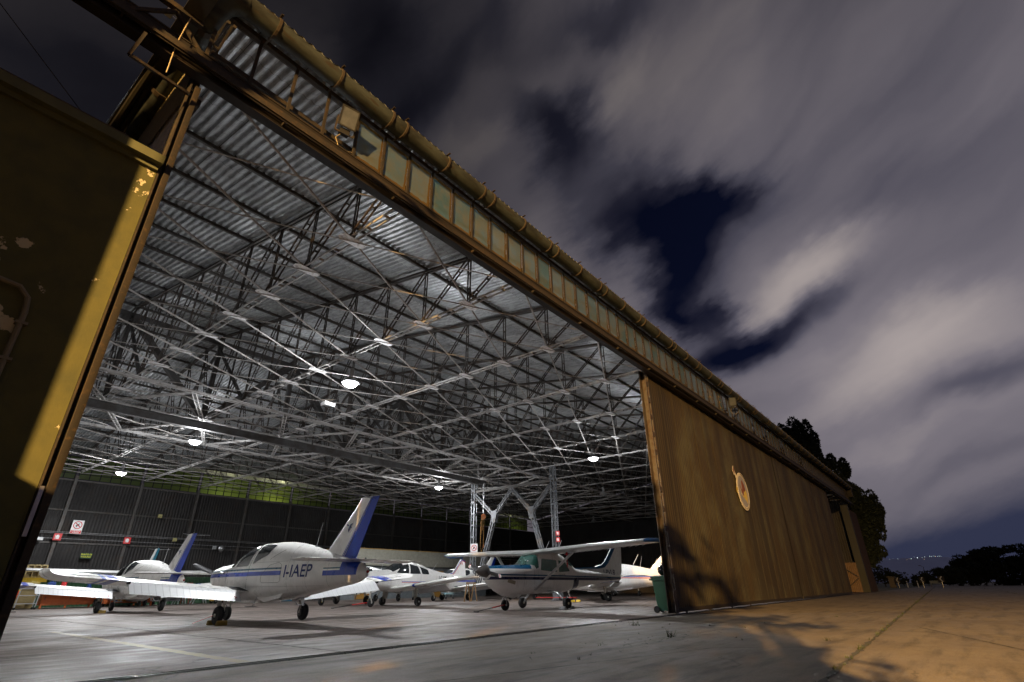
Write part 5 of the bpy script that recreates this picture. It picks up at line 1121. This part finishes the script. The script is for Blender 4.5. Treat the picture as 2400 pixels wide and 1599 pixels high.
for x,lb in ((20.0,'rusty olive oil drum left of the teal cabinets'),):
    t=thing('oil_drum',lb,'drum',(x+.3,38.6,0)); g=MB(); g.lathe((0,0,0),(0,0,1),[(0,.29),(.02,.3),(.29,.29),(.30,.305),(.32,.305),(.33,.29),(.58,.29),(.59,.305),(.61,.305),(.62,.29),(.87,.3),(.89,.29)],24); g.build('barrel',mat('drum_olive',(.13,.10,.03),.6,.2,(.12,.05,.02),5),t,True); g=MB(); g.disc((.12,.0,.9),(0,0,1),.03,.02,10); g.build('cap',steeld,t)
bench('row of teal blue metal cabinets beneath the I-IAEP fuselage',20.7,38.3,1.95,.95,.5,teal,False,name='storage_cabinet',cat='cabinet')
for k,lb in enumerate(('dark wire cage crate beside the teal cabinets','middle dark wire cage crate before the wall','dark wire cage crate nearest the beige cabin')):
    t=thing('wire_crate',lb,'crate',(23.3+k*.85,38.2,0),0,'wire cage crates')
    g=MB(); 
    for i in range(7):
        x=.75*i/6; g.beam((x,0,.05),(x,0,.75),.012,.012); g.beam((x,.6,.05),(x,.6,.75),.012,.012); z=.05+.7*i/6; g.beam((0,0,z),(.75,0,z),.012,.012); g.beam((0,.6,z),(.75,.6,z),.012,.012);g.beam((0,0,z),(0,.6,z),.012,.012);g.beam((.75,0,z),(.75,.6,z),.012,.012)
    g.build('mesh',steeld,t); g=MB(); g.box((-.02,-.02,0),(.77,.62,.05)); g.build('base',steeld,t); g=MB(); g.box((.08,.08,.06),(.68,.54,.5)); g.build('contents',mat('dark_cartons',(.07,.06,.05),.8),t)
# boxes / cans on top of the orange bench
for x,y,z,sx_,sy_,sz_,m_,nm,lb,cat in ((7.05,37.1,.96,.5,.3,.3,mat('ochre_box',(.40,.30,.05),.6),'parts_bin','ochre parts bin on top of the grey trolley','bin'),(8.05,37.8,.83,.32,.3,.42,bluep,'canister','blue canister on the orange workbench','canister')):
    t=thing(nm,lb,cat,(x,y,z)); g=MB(); g.box((0,0,0),(sx_,sy_,sz_)); g.build('body',m_,t,bevel=.03); g=MB(); g.box((sx_*.3,sy_*.3,sz_),(sx_*.7,sy_*.7,sz_+.05)); g.build('lid',m_,t)
t=thing('extinguisher','red fire extinguisher standing on the orange workbench','extinguisher',(8.75,37.95,.83)); g=MB(); g.lathe((0,0,0),(0,0,1),[(0,.11),(.03,.12),(.5,.12),(.6,.07),(.66,.03)],18); g.build('cylinder',red,t,True); g=MB(); g.box((-.12,-.02,.66),(.06,.02,.7)); g.tube([(0,0,.64),(.14,0,.6),(.15,0,.2)],.012,6); g.build('valve',black,t)
t=thing('funnel_cone','small blue cone standing on the orange workbench','cone',(9.9,37.95,.83)); g=MB(); g.lathe((0,0,0),(0,0,1),[(0,.19),(.02,.18),(.42,.03),(.45,.02)],18); g.build('cone',bluep,t,True); g=MB(); g.box((-.22,-.22,0),(.22,.22,.015)); g.build('base',bluep,t)
t=thing('ochre_rack','ochre rack of pigeonholes behind the trolley under the long white wing','rack',(7.0,39.6,0))
g=MB(); 
for i in range(5): g.box((i*.28,0,1.5),(i*.28+.05,.3,2.15))
for j in range(3): g.box((0,0,1.5+j*.3),(1.17,.3,1.55+j*.3))
g.box((0.03,.28,0),(1.14,.3,2.15)); g.build('frame',mat('ochre_rack_paint',(.42,.32,.14),.6),t); g=MB(); g.box((-.1,-.05,1.28),(1.3,.3,1.49)); g.build('yellow_board',yellow,t)
# cabin (site office / beige fascia)
t=thing('office_cabin','long low cabin with beige upper panels and wood doors across the hangar','cabin',(26.3,37,0))
g=MB(); g.box((-.6,0,2.45),(16,3,3.66)); g.build('fascia',beige,t)
g=MB(); g.box((-.62,-.04,3.66),(16.02,3.02,3.72)); g.build('roof_edge',mat('pine_trim',(.42,.26,.08),.6),t)
g=MB(); g.box((-.6,.25,0),(16,.35,2.45)); g.build('lower_wall',mat('grey_blue_wall',(.17,.19,.20),.6),t)
for x0,x1,m_,nm in ((-.5,.6,mat('dark_pane',(.05,.05,.05),.3),'window'),(.7,1.9,mat('orange_wood_door',(.38,.20,.04),.5),'door'),(5.2,6.3,mat('dark_pane',(.05,.05,.05),.3),'window'),(9.,10.,mat('orange_wood_door',(.38,.20,.04),.5),'door')):
    g=MB(); g.box((x0,.18,.02 if nm=='door' else .9),(x1,.245,2.1)); o=g.build(nm,m_,t,bevel=.01); g=MB(); g.box((x0-.06,.20,.02 if nm=='door' else .84),(x0-.005,.26,2.16));g.box((x1+.005,.20,.02 if nm=='door' else .84),(x1+.06,.26,2.16));g.box((x0-.06,.20,2.105),(x1+.06,.26,2.16)); g.build('frame',wood,o)
# sawhorse
t=thing('sawhorse','raw wooden sawhorse standing beside the left lattice column','sawhorse',(25.8,23.95,0),R(15))
for s in (-.45,.45):
    for q in (-.2,.2):
        g=MB(); g.beam((s,q,0),(s,q*.2,1.0),.05,.04); g.build('leg',wood,t)
g=MB(); g.box((-.55,-.05,.98),(.55,.05,1.06)); g.build('top_beam',wood,t)
t=thing('hand_cart','small white and blue hand cart far behind the I-CAMI wing','cart',(30.2,30.6,0)); g=MB(); g.box((0,0,.3),(.9,.5,.5)); g.build('tray',mat('pale_blue_paint',(.35,.55,.6),.5),t,bevel=.02); g=MB()
for x in (.05,.8):
    for y in (.05,.42): g.box((x,y,.1),(x+.05,y+.05,.3))
g.build('leg',alu,t)
for x in (.07,.83): wheel(t,x,.0,.08,.08,.04)
# hoist
t=thing('chain_hoist','orange chain hoist hanging by its chains near the left lattice column','hoist',(28.,24.95,5.2))
g=MB(); g.disc((0,0,0),(1,.8,0),.17,.16,20); g.disc((0,0,0),(1,.8,0),.10,.24,14); g.build('gear_case',mat('hoist_orange',(.60,.22,.08),.45),t,True)
g=MB(); g.tube([(0,0,.17),(0,0,2.3)],.012,6); g.tube([(.0,.06,.3),(0,.04,2.2)],.008,6); g.build('upper_chain',alu,t)
def chain(pts,m,nm):
    g=MB()
    for a,b in zip(pts[:-1],pts[1:]):
        a=Vector(a);b=Vector(b);k=max(1,int((b-a).length/.07))
        for i in range(k):
            p=a+(b-a)*i/k;q=a+(b-a)*(i+.8)/k; g.beam(p,q,.035 if i%2 else .012,.012 if i%2 else .035)
    g.build(nm,m,t)
cm_=mat('chain_brass',(.55,.30,.10),.4,.5)
chain([(-.08,.14,-.05),(-.10,.17,-1.9),(-.05,.10,-2.25),(.0,.02,-2.0),(.0,-.03,-1.75),(.02,-.03,-.1)],cm_,'hand_chain'); chain([(-.05,.09,-.1),(-.05,.10,-1.15)],cm_,'load_chain'); chain([(-.02,.06,-.1),(-.02,.07,-.9)],cm_,'load_chain')
g=MB(); g.tube([(.0,-.03,-1.75),(.0,-.03,-1.85),(.05,-.05,-1.93),(0,-.02,-2.0),(-.05,.0,-1.94)],.018,8); g.build('hook',mat('hoist_orange',(.60,.22,.08),.45),t,True)
# tow bars, chocks
def towbar(label,a,b,c):
    t=thing('tow_bar',label,'tow bar',(a[0],a[1],0)); o=Vector((a[0],a[1],0)); A,B,C_=Vector(a)-o,Vector(b)-o,Vector(c)-o
    g=MB(); g.tube([A,B],.014,8); d=(B-A).cross(Vector((0,0,1))).normalized()*.12; g.tube([A-d,A+d],.016,8); g.build('handle',black,t)
    g=MB(); g.tube([B,C_],.022,8); g.build('bar',red,t); g=MB(); g.tube([C_-d,C_+d],.012,6); g.build('fork',steeld,t)
towbar('red and black tow bar leaning on the nose wheel of the I-PVLB aircraft',(14.9,13.55,.02),(15.7,13.52,.12),(16.45,13.5,.2))
towbar('dark thin tow bar lying at the nose wheel of the I-CAMI aircraft',(14.9,22.1,.02),(15.8,21.95,.12),(16.6,21.88,.2))
towbar('plain red tow bar reaching toward the wheel behind the I-PVLB aircraft',(24.2,18.0,.25),(24.3,17.9,.26),(26.3,16.6,.22))
def chock(label,x,y,rz,m,s=1.):
    t=thing('wheel_chock',label,'wheel chock',(x,y,0),rz,'wheel chocks')
    for k,xx in enumerate((-.24,.24)):
        g=MB(); sg=1 if k else -1; g.prism([(xx-sg*.08,-.12*s,0),(xx+sg*.07,-.12*s,0),(xx+sg*.05,-.12*s,.09),(xx-sg*.01,-.12*s,.11)],(0,.24*s,0)); g.build('block',m,t,bevel=.005)
    g=MB(); g.tube([(-.2,-.13*s,.04),(.2,-.13*s,.04)],.008,6); g.build('rope',mat('pale_cable',(.4,.33,.2),.6),t)
chock('dull yellow chock against the front wheel of the I-IAEP aircraft',6.81,14.98,R(90),mat('chock_ochre',(.30,.19,.03),.7)); 
chock('pale metal chock under the near wheel of the I-PVLB aircraft',18.35,12.05,R(172),alu)
chock('dark chock at the far wheel of the blue-finned aircraft on the left',7.75,27.35,R(90),mat('chock_ochre',(.30,.19,.03),.7))
chock('yellow chock at the nose wheel of the red-striped aircraft',26.6,16.9,R(176),yellow)
t=thing('remove_pin','thin red streamer on the floor beside the left wheel of the I-IAEP aircraft','streamer',(6.3,15.15,0)); g=MB(); g.beam((0,0,.06),(.45,-.05,.22),.05,.008); g.build('ribbon',red,t)
# wheelie bin
t=thing('wheelie_bin','green two-wheeled bin standing inside the edge of the brown door','bin',(17.42,7.66,0),R(4)); t.scale=(.93,.93,.96)
def sq(w_,d_,z,r_=.05,x0=0,y0=0):
    o=[]
    for cx,cy,a0 in ((w_/2-r_,d_/2-r_,0),(-w_/2+r_,d_/2-r_,90),(-w_/2+r_,-d_/2+r_,180),(w_/2-r_,-d_/2+r_,270)):
        for k in range(4): a=R(a0+k*30); o.append((x0+cx+r_*math.cos(a),y0+cy+r_*math.sin(a),z))
    return o
g=MB(); g.loft([sq(.46,.50,.06,.05,0,-.02),sq(.48,.54,.12,.05,0,-.02),sq(.56,.66,.94),sq(.56,.66,.96),sq(.64,.72,.965),sq(.64,.72,1.03),sq(.58,.68,1.03)]); bb=g.build('body',greenbin,t,True)
g=MB(); g.loft([sq(.60,.70,1.032),sq(.64,.74,1.04),sq(.64,.74,1.07),sq(.50,.6,1.11),sq(.3,.4,1.12)]); g.build('lid',greenbin,t,True)
g=MB()
for xx in (-.12,.02,.16): g.box((xx,-.335,.88),(xx+.015,-.30,.962))
g.build('rim_rib',darkin,bb)
for xx in (-.26,.26):
    g=MB(); g.disc((xx,.26,.1),(1,0,0),.1,.05,18); g.build('wheel',black,t)
g=MB(); g.tube([(-.26,.42,1.0),(.26,.42,1.0)],.016,8); g.box((-.24,.34,.97),(-.2,.43,1.02));g.box((.2,.34,.97),(.24,.43,1.02)); g.build('handle',greenbin,t)
t=thing('rubbish_bag','shiny black rubbish bag lying on the lid of the green bin','bag',(17.55,7.68,1.07)); g=MB(); rr=random.Random(4)
L=[]
for i in range(11):
    a=math.pi*i/10-math.pi/2; L.append([(max(.01,.20*math.cos(a))*(1+.10*math.sin(5*k*.39+i)+rr.uniform(-.05,.05))*math.cos(k*math.pi/8),max(.01,.19*math.cos(a))*(1+rr.uniform(-.07,.07))*math.sin(k*math.pi/8),.16+.17*math.sin(a)) for k in range(16)])
g.loft(L); g.build('bag',mat('black_plastic_film',(.012,.012,.014),.18),t,True); g=MB(); g.tube([(0,0,.32),(.02,.01,.38)],[.03,.05],8); g.build('knot',mat('black_plastic_film',(.012,.012,.014),.18),t)
t=thing('wooden_stick','thin pale stick leaning against the brown door post by the bin','stick',(17.1,7.25,0)); g=MB(); g.tube([(0,0,0),(-.1,-.08,.35),(-.18,-.02,.8)],.014,6); g.build('stick',wood,t)
# ---------------------------------------------------------------- outside right
def foliage(g,c,rad,nn,size,seed):
    r=random.Random(seed); sub=[]
    for k in range(26):
        d=Vector((r.gauss(0,1),r.gauss(0,1),r.gauss(0,1))).normalized()*r.uniform(.45,.95); sub.append((Vector((d.x*rad[0],d.y*rad[1],d.z*rad[2])),r.uniform(.22,.42)))
    for k in range(nn):
        o,s=sub[r.randrange(len(sub))]; d=Vector((r.gauss(0,1),r.gauss(0,1),r.gauss(0,1))).normalized()*r.uniform(.6,1.)**.5*s
        p=Vector(c)+o+Vector((d.x*rad[0],d.y*rad[1],d.z*rad[2]))
        a=Vector((r.gauss(0,1),r.gauss(0,1),r.gauss(0,1))).normalized()*size*r.uniform(.5,1.3); b=a.cross(Vector((r.gauss(0,1),r.gauss(0,1),r.gauss(0,1)))).normalized()*size*r.uniform(.25,.5)
        g.add([p-a,p+b,p+a,p-b],[(0,1,2,3)])
leafm=mat('dark_leaves',(.012,.022,.009),.8,0,(.007,.013,.005),1.5); barkm=mat('bark',(.05,.04,.03),.9)
def tree(label,x,y,blobs,size,nn,seed,th=None,group='trees beyond the hangar',name='tree',leaf=None):
    t=thing(name,label,'tree',(x,y,0),0,group)
    g=MB(); top=max(b[0][2]for b in blobs); pts=[(0,0,0),(.1,.05,top*.3),(-.1,0,top*.6),(0,.1,top*.9)]; g.tube(pts,[.02*top+.1,.016*top+.06,.1,.04],8)
    for b in blobs: g.tube([(0,0,top*.25),tuple(Vector(b[0])*.6+Vector((0,0,b[0][2]*.15))),b[0]],[.12,.07,.02],6)
    g.build('trunk',barkm,t,True); g=MB(); 
    for i,b in enumerate(blobs): foliage(g,b[0],b[1],int(nn*b[1][0]*b[1][2]/6),size,seed*13+i)
    g.build('crown',leaf or leafm,t); return t
tree('tallest dark tree rising behind the hangar roof near the door',80,12.6,[((0,0,17.5),(2.2,2.4,5.0)),((0,-2.2,13.5),(2.2,2.4,4.6)),((0,-3.4,9.5),(2,2.,3.8)),((0,.6,11.5),(2.5,2.6,5))],.26,6500,3)
tree('rounded dark tree at the far end of the hangar, lower than the tallest',74,8.1,[((0,.2,9.8),(2,1.9,3.2)),((0,-1.3,7.6),(1.9,1.6,2.9)),((0,-.9,5.2),(1.7,1.3,2.2)),((0,1.2,11.),(1.6,1.3,2.0)),((0,-.4,3.6),(1.4,.9,1.3))],.22,7000,8)
wl=mat('night_wood_leaves',(.014,.022,.010),.9,0,(.008,.013,.006),.3)
tree('broad black tree mass rising at the right edge of the picture',150,-6.5,[((0,0,5.2),(5,5.2,3.1)),((0,5.,3.4),(4,3.2,2.3)),((2,8.5,2.2),(3,2.5,1.7)),((0,-6.5,4.4),(5,5,2.9)),((0,-14,4.2),(5,6,3)),((0,-1,1.9),(4,6,2.0)),((0,-11,1.9),(4,8,2.0)),((0,6.5,1.4),(3,4,1.5))],.4,1900,21,leaf=wl)
tree('low black hedge-like trees in the middle of the far treeline',145,8.2,[((0,-3.8,1.9),(3,2.4,1.3)),((0,-.6,1.2),(2.5,2.2,1.1)),((0,-6.5,2.0),(3,2.5,1.5))],.3,1800,31,leaf=wl)
tree('feathery low trees beside the far end of the hangar',140,13.2,[((0,0,2.0),(2.5,1.9,1.9)),((0,-2.8,1.5),(2.2,1.6,1.3)),((0,2.5,1.9),(2.2,1.9,1.8))],.25,1700,41,leaf=wl)
g=MB(); rr=random.Random(2); HN=60; pts=[]
hp=[(-1400,0),(-900,28),(-500,34),(-260,30),(-60,30),(-21,36),(8,51),(45,54),(80,50),(107,52),(146,55),(220,48),(400,60),(700,40),(1200,0)]
def hh(y):
    for a,b in zip(hp[:-1],hp[1:]):
        if a[0]<=y<=b[0]: return a[1]+(b[1]-a[1])*(y-a[0])/(b[0]-a[0])
    return 0
rows=[]
for i in range(9):
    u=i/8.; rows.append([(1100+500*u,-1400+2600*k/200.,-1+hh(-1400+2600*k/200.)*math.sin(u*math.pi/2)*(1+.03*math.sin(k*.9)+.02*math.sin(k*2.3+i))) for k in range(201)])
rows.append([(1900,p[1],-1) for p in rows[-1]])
g.loft(rows,False,False); tag(g.build('hills',mat('hazy_hill_slope',(.42,.48,.72),1.,0,(.48,.54,.78),.01),smooth=True),kind='structure')  # distance haze is put into the pale blue hill colour
lights=[(132.15,52.22,1,0),(116.76,45.67,.8,1),(102.08,45.99,1.1,1),(85.85,44.57,.9,0),(82,45.4,.9,0),(78.26,45.8,1.9,2),(67.27,47.23,2.8,1),(59,47.2,1.2,1),(54.49,48.4,1.3,1),(56.15,43.9,1.2,0),(45.19,49.5,1.8,2),(42.3,48.7,1.3,1),(38.1,49.4,1.4,2),(35.75,48.5,1.5,0),(31.99,48.6,1.3,1),(28.95,48.9,1.2,2),(26.63,48.15,1.,1),(129.33,45.26,.7,1),(103.12,47.72,.6,1),(22,49.2,.7,1),(72,48.4,.9,1),(110,47.,.6,1)]
ec=[emit('far_light_warm',(1,.62,.35),1.6),emit('far_light_white',(.8,.95,1.),2.2),emit('far_light_greenish',(.75,1.,.85),2.)]
t=thing('hillside_lights','distant town lights scattered along the crest of the far hill','lights',(1090,75,40)); t['label']='distant town lamps scattered along the crest of the far hill'
for y,z,s_,c_ in lights:
    f=1080/1450.; g=MB(); s_=s_*.6 if s_<2.5 else 1.5; g.lathe((0,y*f-75,.8+(z-.8)*f-40),(0,0,1),[(-.34*s_,.02),(-.2*s_,.27*s_),(0,.34*s_),(.2*s_,.27*s_),(.34*s_,.02)],8); g.build('lamp',ec[c_],t)
for y,z,s_,lb in ((8.52,1.1,.34,'leftmost small white chevron sign beyond the apron'),(5.33,1.12,.34,'middle small white chevron sign beyond the apron'),(2.92,1.2,.42,'rightmost chevron sign, duller and yellowish, on the far road')):
    t=thing('chevron_sign',lb,'road sign',(109,y,0),0,'chevron signs along the far road'); g=MB(); g.box((-.02,-s_,z-.45-.0),(.0,s_,z+.35)); g.build('board',black,t); g=MB(); g.prism([(-.03,.55*s_,z-.02),(-.03,-.1*s_,z+.36),(-.03,-.55*s_,z+.36),(-.03,.1*s_,z-.02),(-.03,-.55*s_,z-.40),(-.03,-.1*s_,z-.40)],(.008,0,0)); g.build('chevron',emit('chevron_glow',(.25,.24,.22),.05),t); g=MB(); g.tube([(0,0,0),(0,0,z-.4)],.03,6); g.build('post',alu,t)  # faint glow on the chevron stands in for light falling on it
for y,lb in ((7.35,'left slim white marker post at the far road edge'),(6.0,'right slim white marker post at the far road edge')):
    t=thing('marker_post',lb,'post',(108.5,y,0),0,'marker posts'); g=MB(); g.box((-.05,-.06,0),(.05,.06,.95)); g.build('shaft',emit('marker_glow',(.25,.26,.28),.06),t); g=MB(); g.box((-.055,-.061,.7),(.055,.061,.82)); g.build('band',black,t)  # shaft given a faint glow in place of returned light
t=thing('field_shed','tiny pale shed at the foot of the far treeline','shed',(112,9.6,0)); g=MB(); g.box((0,-.5,0),(1,.4,1.5)); g.build('wall',mat('shed_wall',(.14,.12,.09),.8),t); g=MB(); g.prism([(-.1,-.65,1.5),(-.1,.55,1.5),(-.1,.5,1.7),(-.1,-.6,1.62)],(1.2,0,0)); g.build('roof',steeld,t)
t=thing('guard_rail','pale barrier panel on the far road between two chevron signs','barrier',(110,3.6,0)); g=MB(); g.box((0,-.7,.55),(.04,.9,.95)); g.build('panel',mat('barrier_blue_grey',(.12,.16,.20),.6),t)
for y in (-.6,.8):
    g=MB(); g.box((.04,y-.04,0),(.1,y+.04,.9)); g.build('post',steeld,t)
t=thing('far_lamp_post','thin unlit lamp post standing before the far hill','lamp post',(150,6.4,0)); g=MB(); g.tube([(0,0,0),(0,0,3.7),(0,.5,4.0)],.05,6); g.build('pole',steeld,t); g=MB(); g.box((-.1,.4,3.95),(.1,.8,4.05)); g.build('lamp_head',steeld,t)
# overhead wire and rooftop antenna at the left
t=thing('overhead_wire','thin black wire crossing the sky above the left wall','wire',(-6,7.4,9)); g=MB(); g.tube([(-1.8,-.3,3.6),(2.5,0,.9),(4.6,.3,-.9),(6.7,1.6,-1.6)],.006,5); g.build('wire',black,t)
t=thing('roof_antenna','thin metal antenna bracket with rods on the hangar roof corner','antenna',(1.2,8.2,9.9)); g=MB(); g.beam((-.5,0,.15),(.4,.1,.2),.03,.02);g.beam((-.5,.06,.15),(.4,.16,.2),.02,.02); g.box((-.55,-.05,.1),(-.45,.1,.25)); g.build('arm',alu,t)
for x in (-.3,-.1,.1):
    g=MB(); g.tube([(x,.05,.18),(x,.05,1.2)],.004,5); g.build('rod',steeld,t)
t=thing('hanging_cable','pale loose cable hanging down past the door rail at the roof corner','cable',(.8,6.75,7.6)); g=MB(); g.tube([(.02,0,1.),(.0,.0,.7),(-.02,0,.3),(.0,.02,-.25)],.009,6); g.build('cable',mat('pale_cable',(.4,.33,.2),.6),t)
# trees behind the camera, plus an added unseen building and pole blocking the street lamp
t=thing('shade_building','plain unseen building added outside the frame to shade the masonry wall','building',(-6,5.2,0)); g=MB(); g.box((-3.4,-.86,0),(2.95,1.7,9.)); g.build('wall',greenplaster,t); g=MB(); g.box((-3.5,-.90,9.0),(2.97,1.8,9.15)); g.build('roof',strapm,t); g=MB(); g.box((-3.4,-3.1,0),(2.95,-.862,3.6)); g.build('low_shade_block',greenplaster,t)  # added blocker, its edges bound the lit strip on the masonry wall
tree('leafy tree behind the viewer casting its shadow on apron and brown door',-6.2,-.3,[((0,.2,7.6),(1.3,1.2,2.0)),((0,-1.0,6.7),(1.,.85,1.6)),((0,1.1,6.8),(1.,.68,1.9)),((0,1.1,5.5),(.9,.68,1.2)),((0,.0,4.7),(1.2,1.5,1.5)),((0,-1.4,4.9),(1.,1.0,1.5)),((0,.4,9.0),(.9,1.1,.8)),((0,-1.0,8.0),(.8,.75,.8)),((0,1.45,6.8),(.6,.40,1.0))],.19,5200,77,group='trees by the hangar',name='tree')

tree('slender sapling behind the viewer beside the leafy tree, shading the brown door',-6.4,-2.9,[((0,.45,7.7),(.5,.5,.65)),((0,-.05,6.9),(.5,.55,.45)),((0,.3,6.0),(.5,.5,.5)),((0,.3,5.0),(.6,.9,.8))],.15,1500,91,group='trees by the hangar',name='tree')

t=thing('shade_pole','plain wooden pole added unseen behind the viewer to block the street light','pole',(-6.2,1.93,0))  # unseen pole, added to keep the street light off the nearest fin
g=MB(); g.tube([(0,0,0),(0,0,10.2)],[.19,.165],14); g.build('shaft',barkm,t,True); g=MB(); g.box((-.5,-.05,9.6),(.12,.05,9.72)); g.build('cross_arm',barkm,t)

# ---------------------------------------------------------------- sodium street light from the left, out of the picture
def mag(l,loc,tgt):
    o=bpy.data.objects.new(l.name,l); col.objects.link(o); o.location=loc; o.rotation_euler=(Vector(tgt)-Vector(loc)).to_track_quat('-Z','Y').to_euler(); return o
l=bpy.data.lights.new('sodium_lamp','SPOT'); l.energy=230000; l.color=(1.,.58,.20); l.spot_size=R(56); l.spot_blend=1.; l.shadow_soft_size=.11
mag(l,(-22,-8,12),(1.8,-.2,1.9))
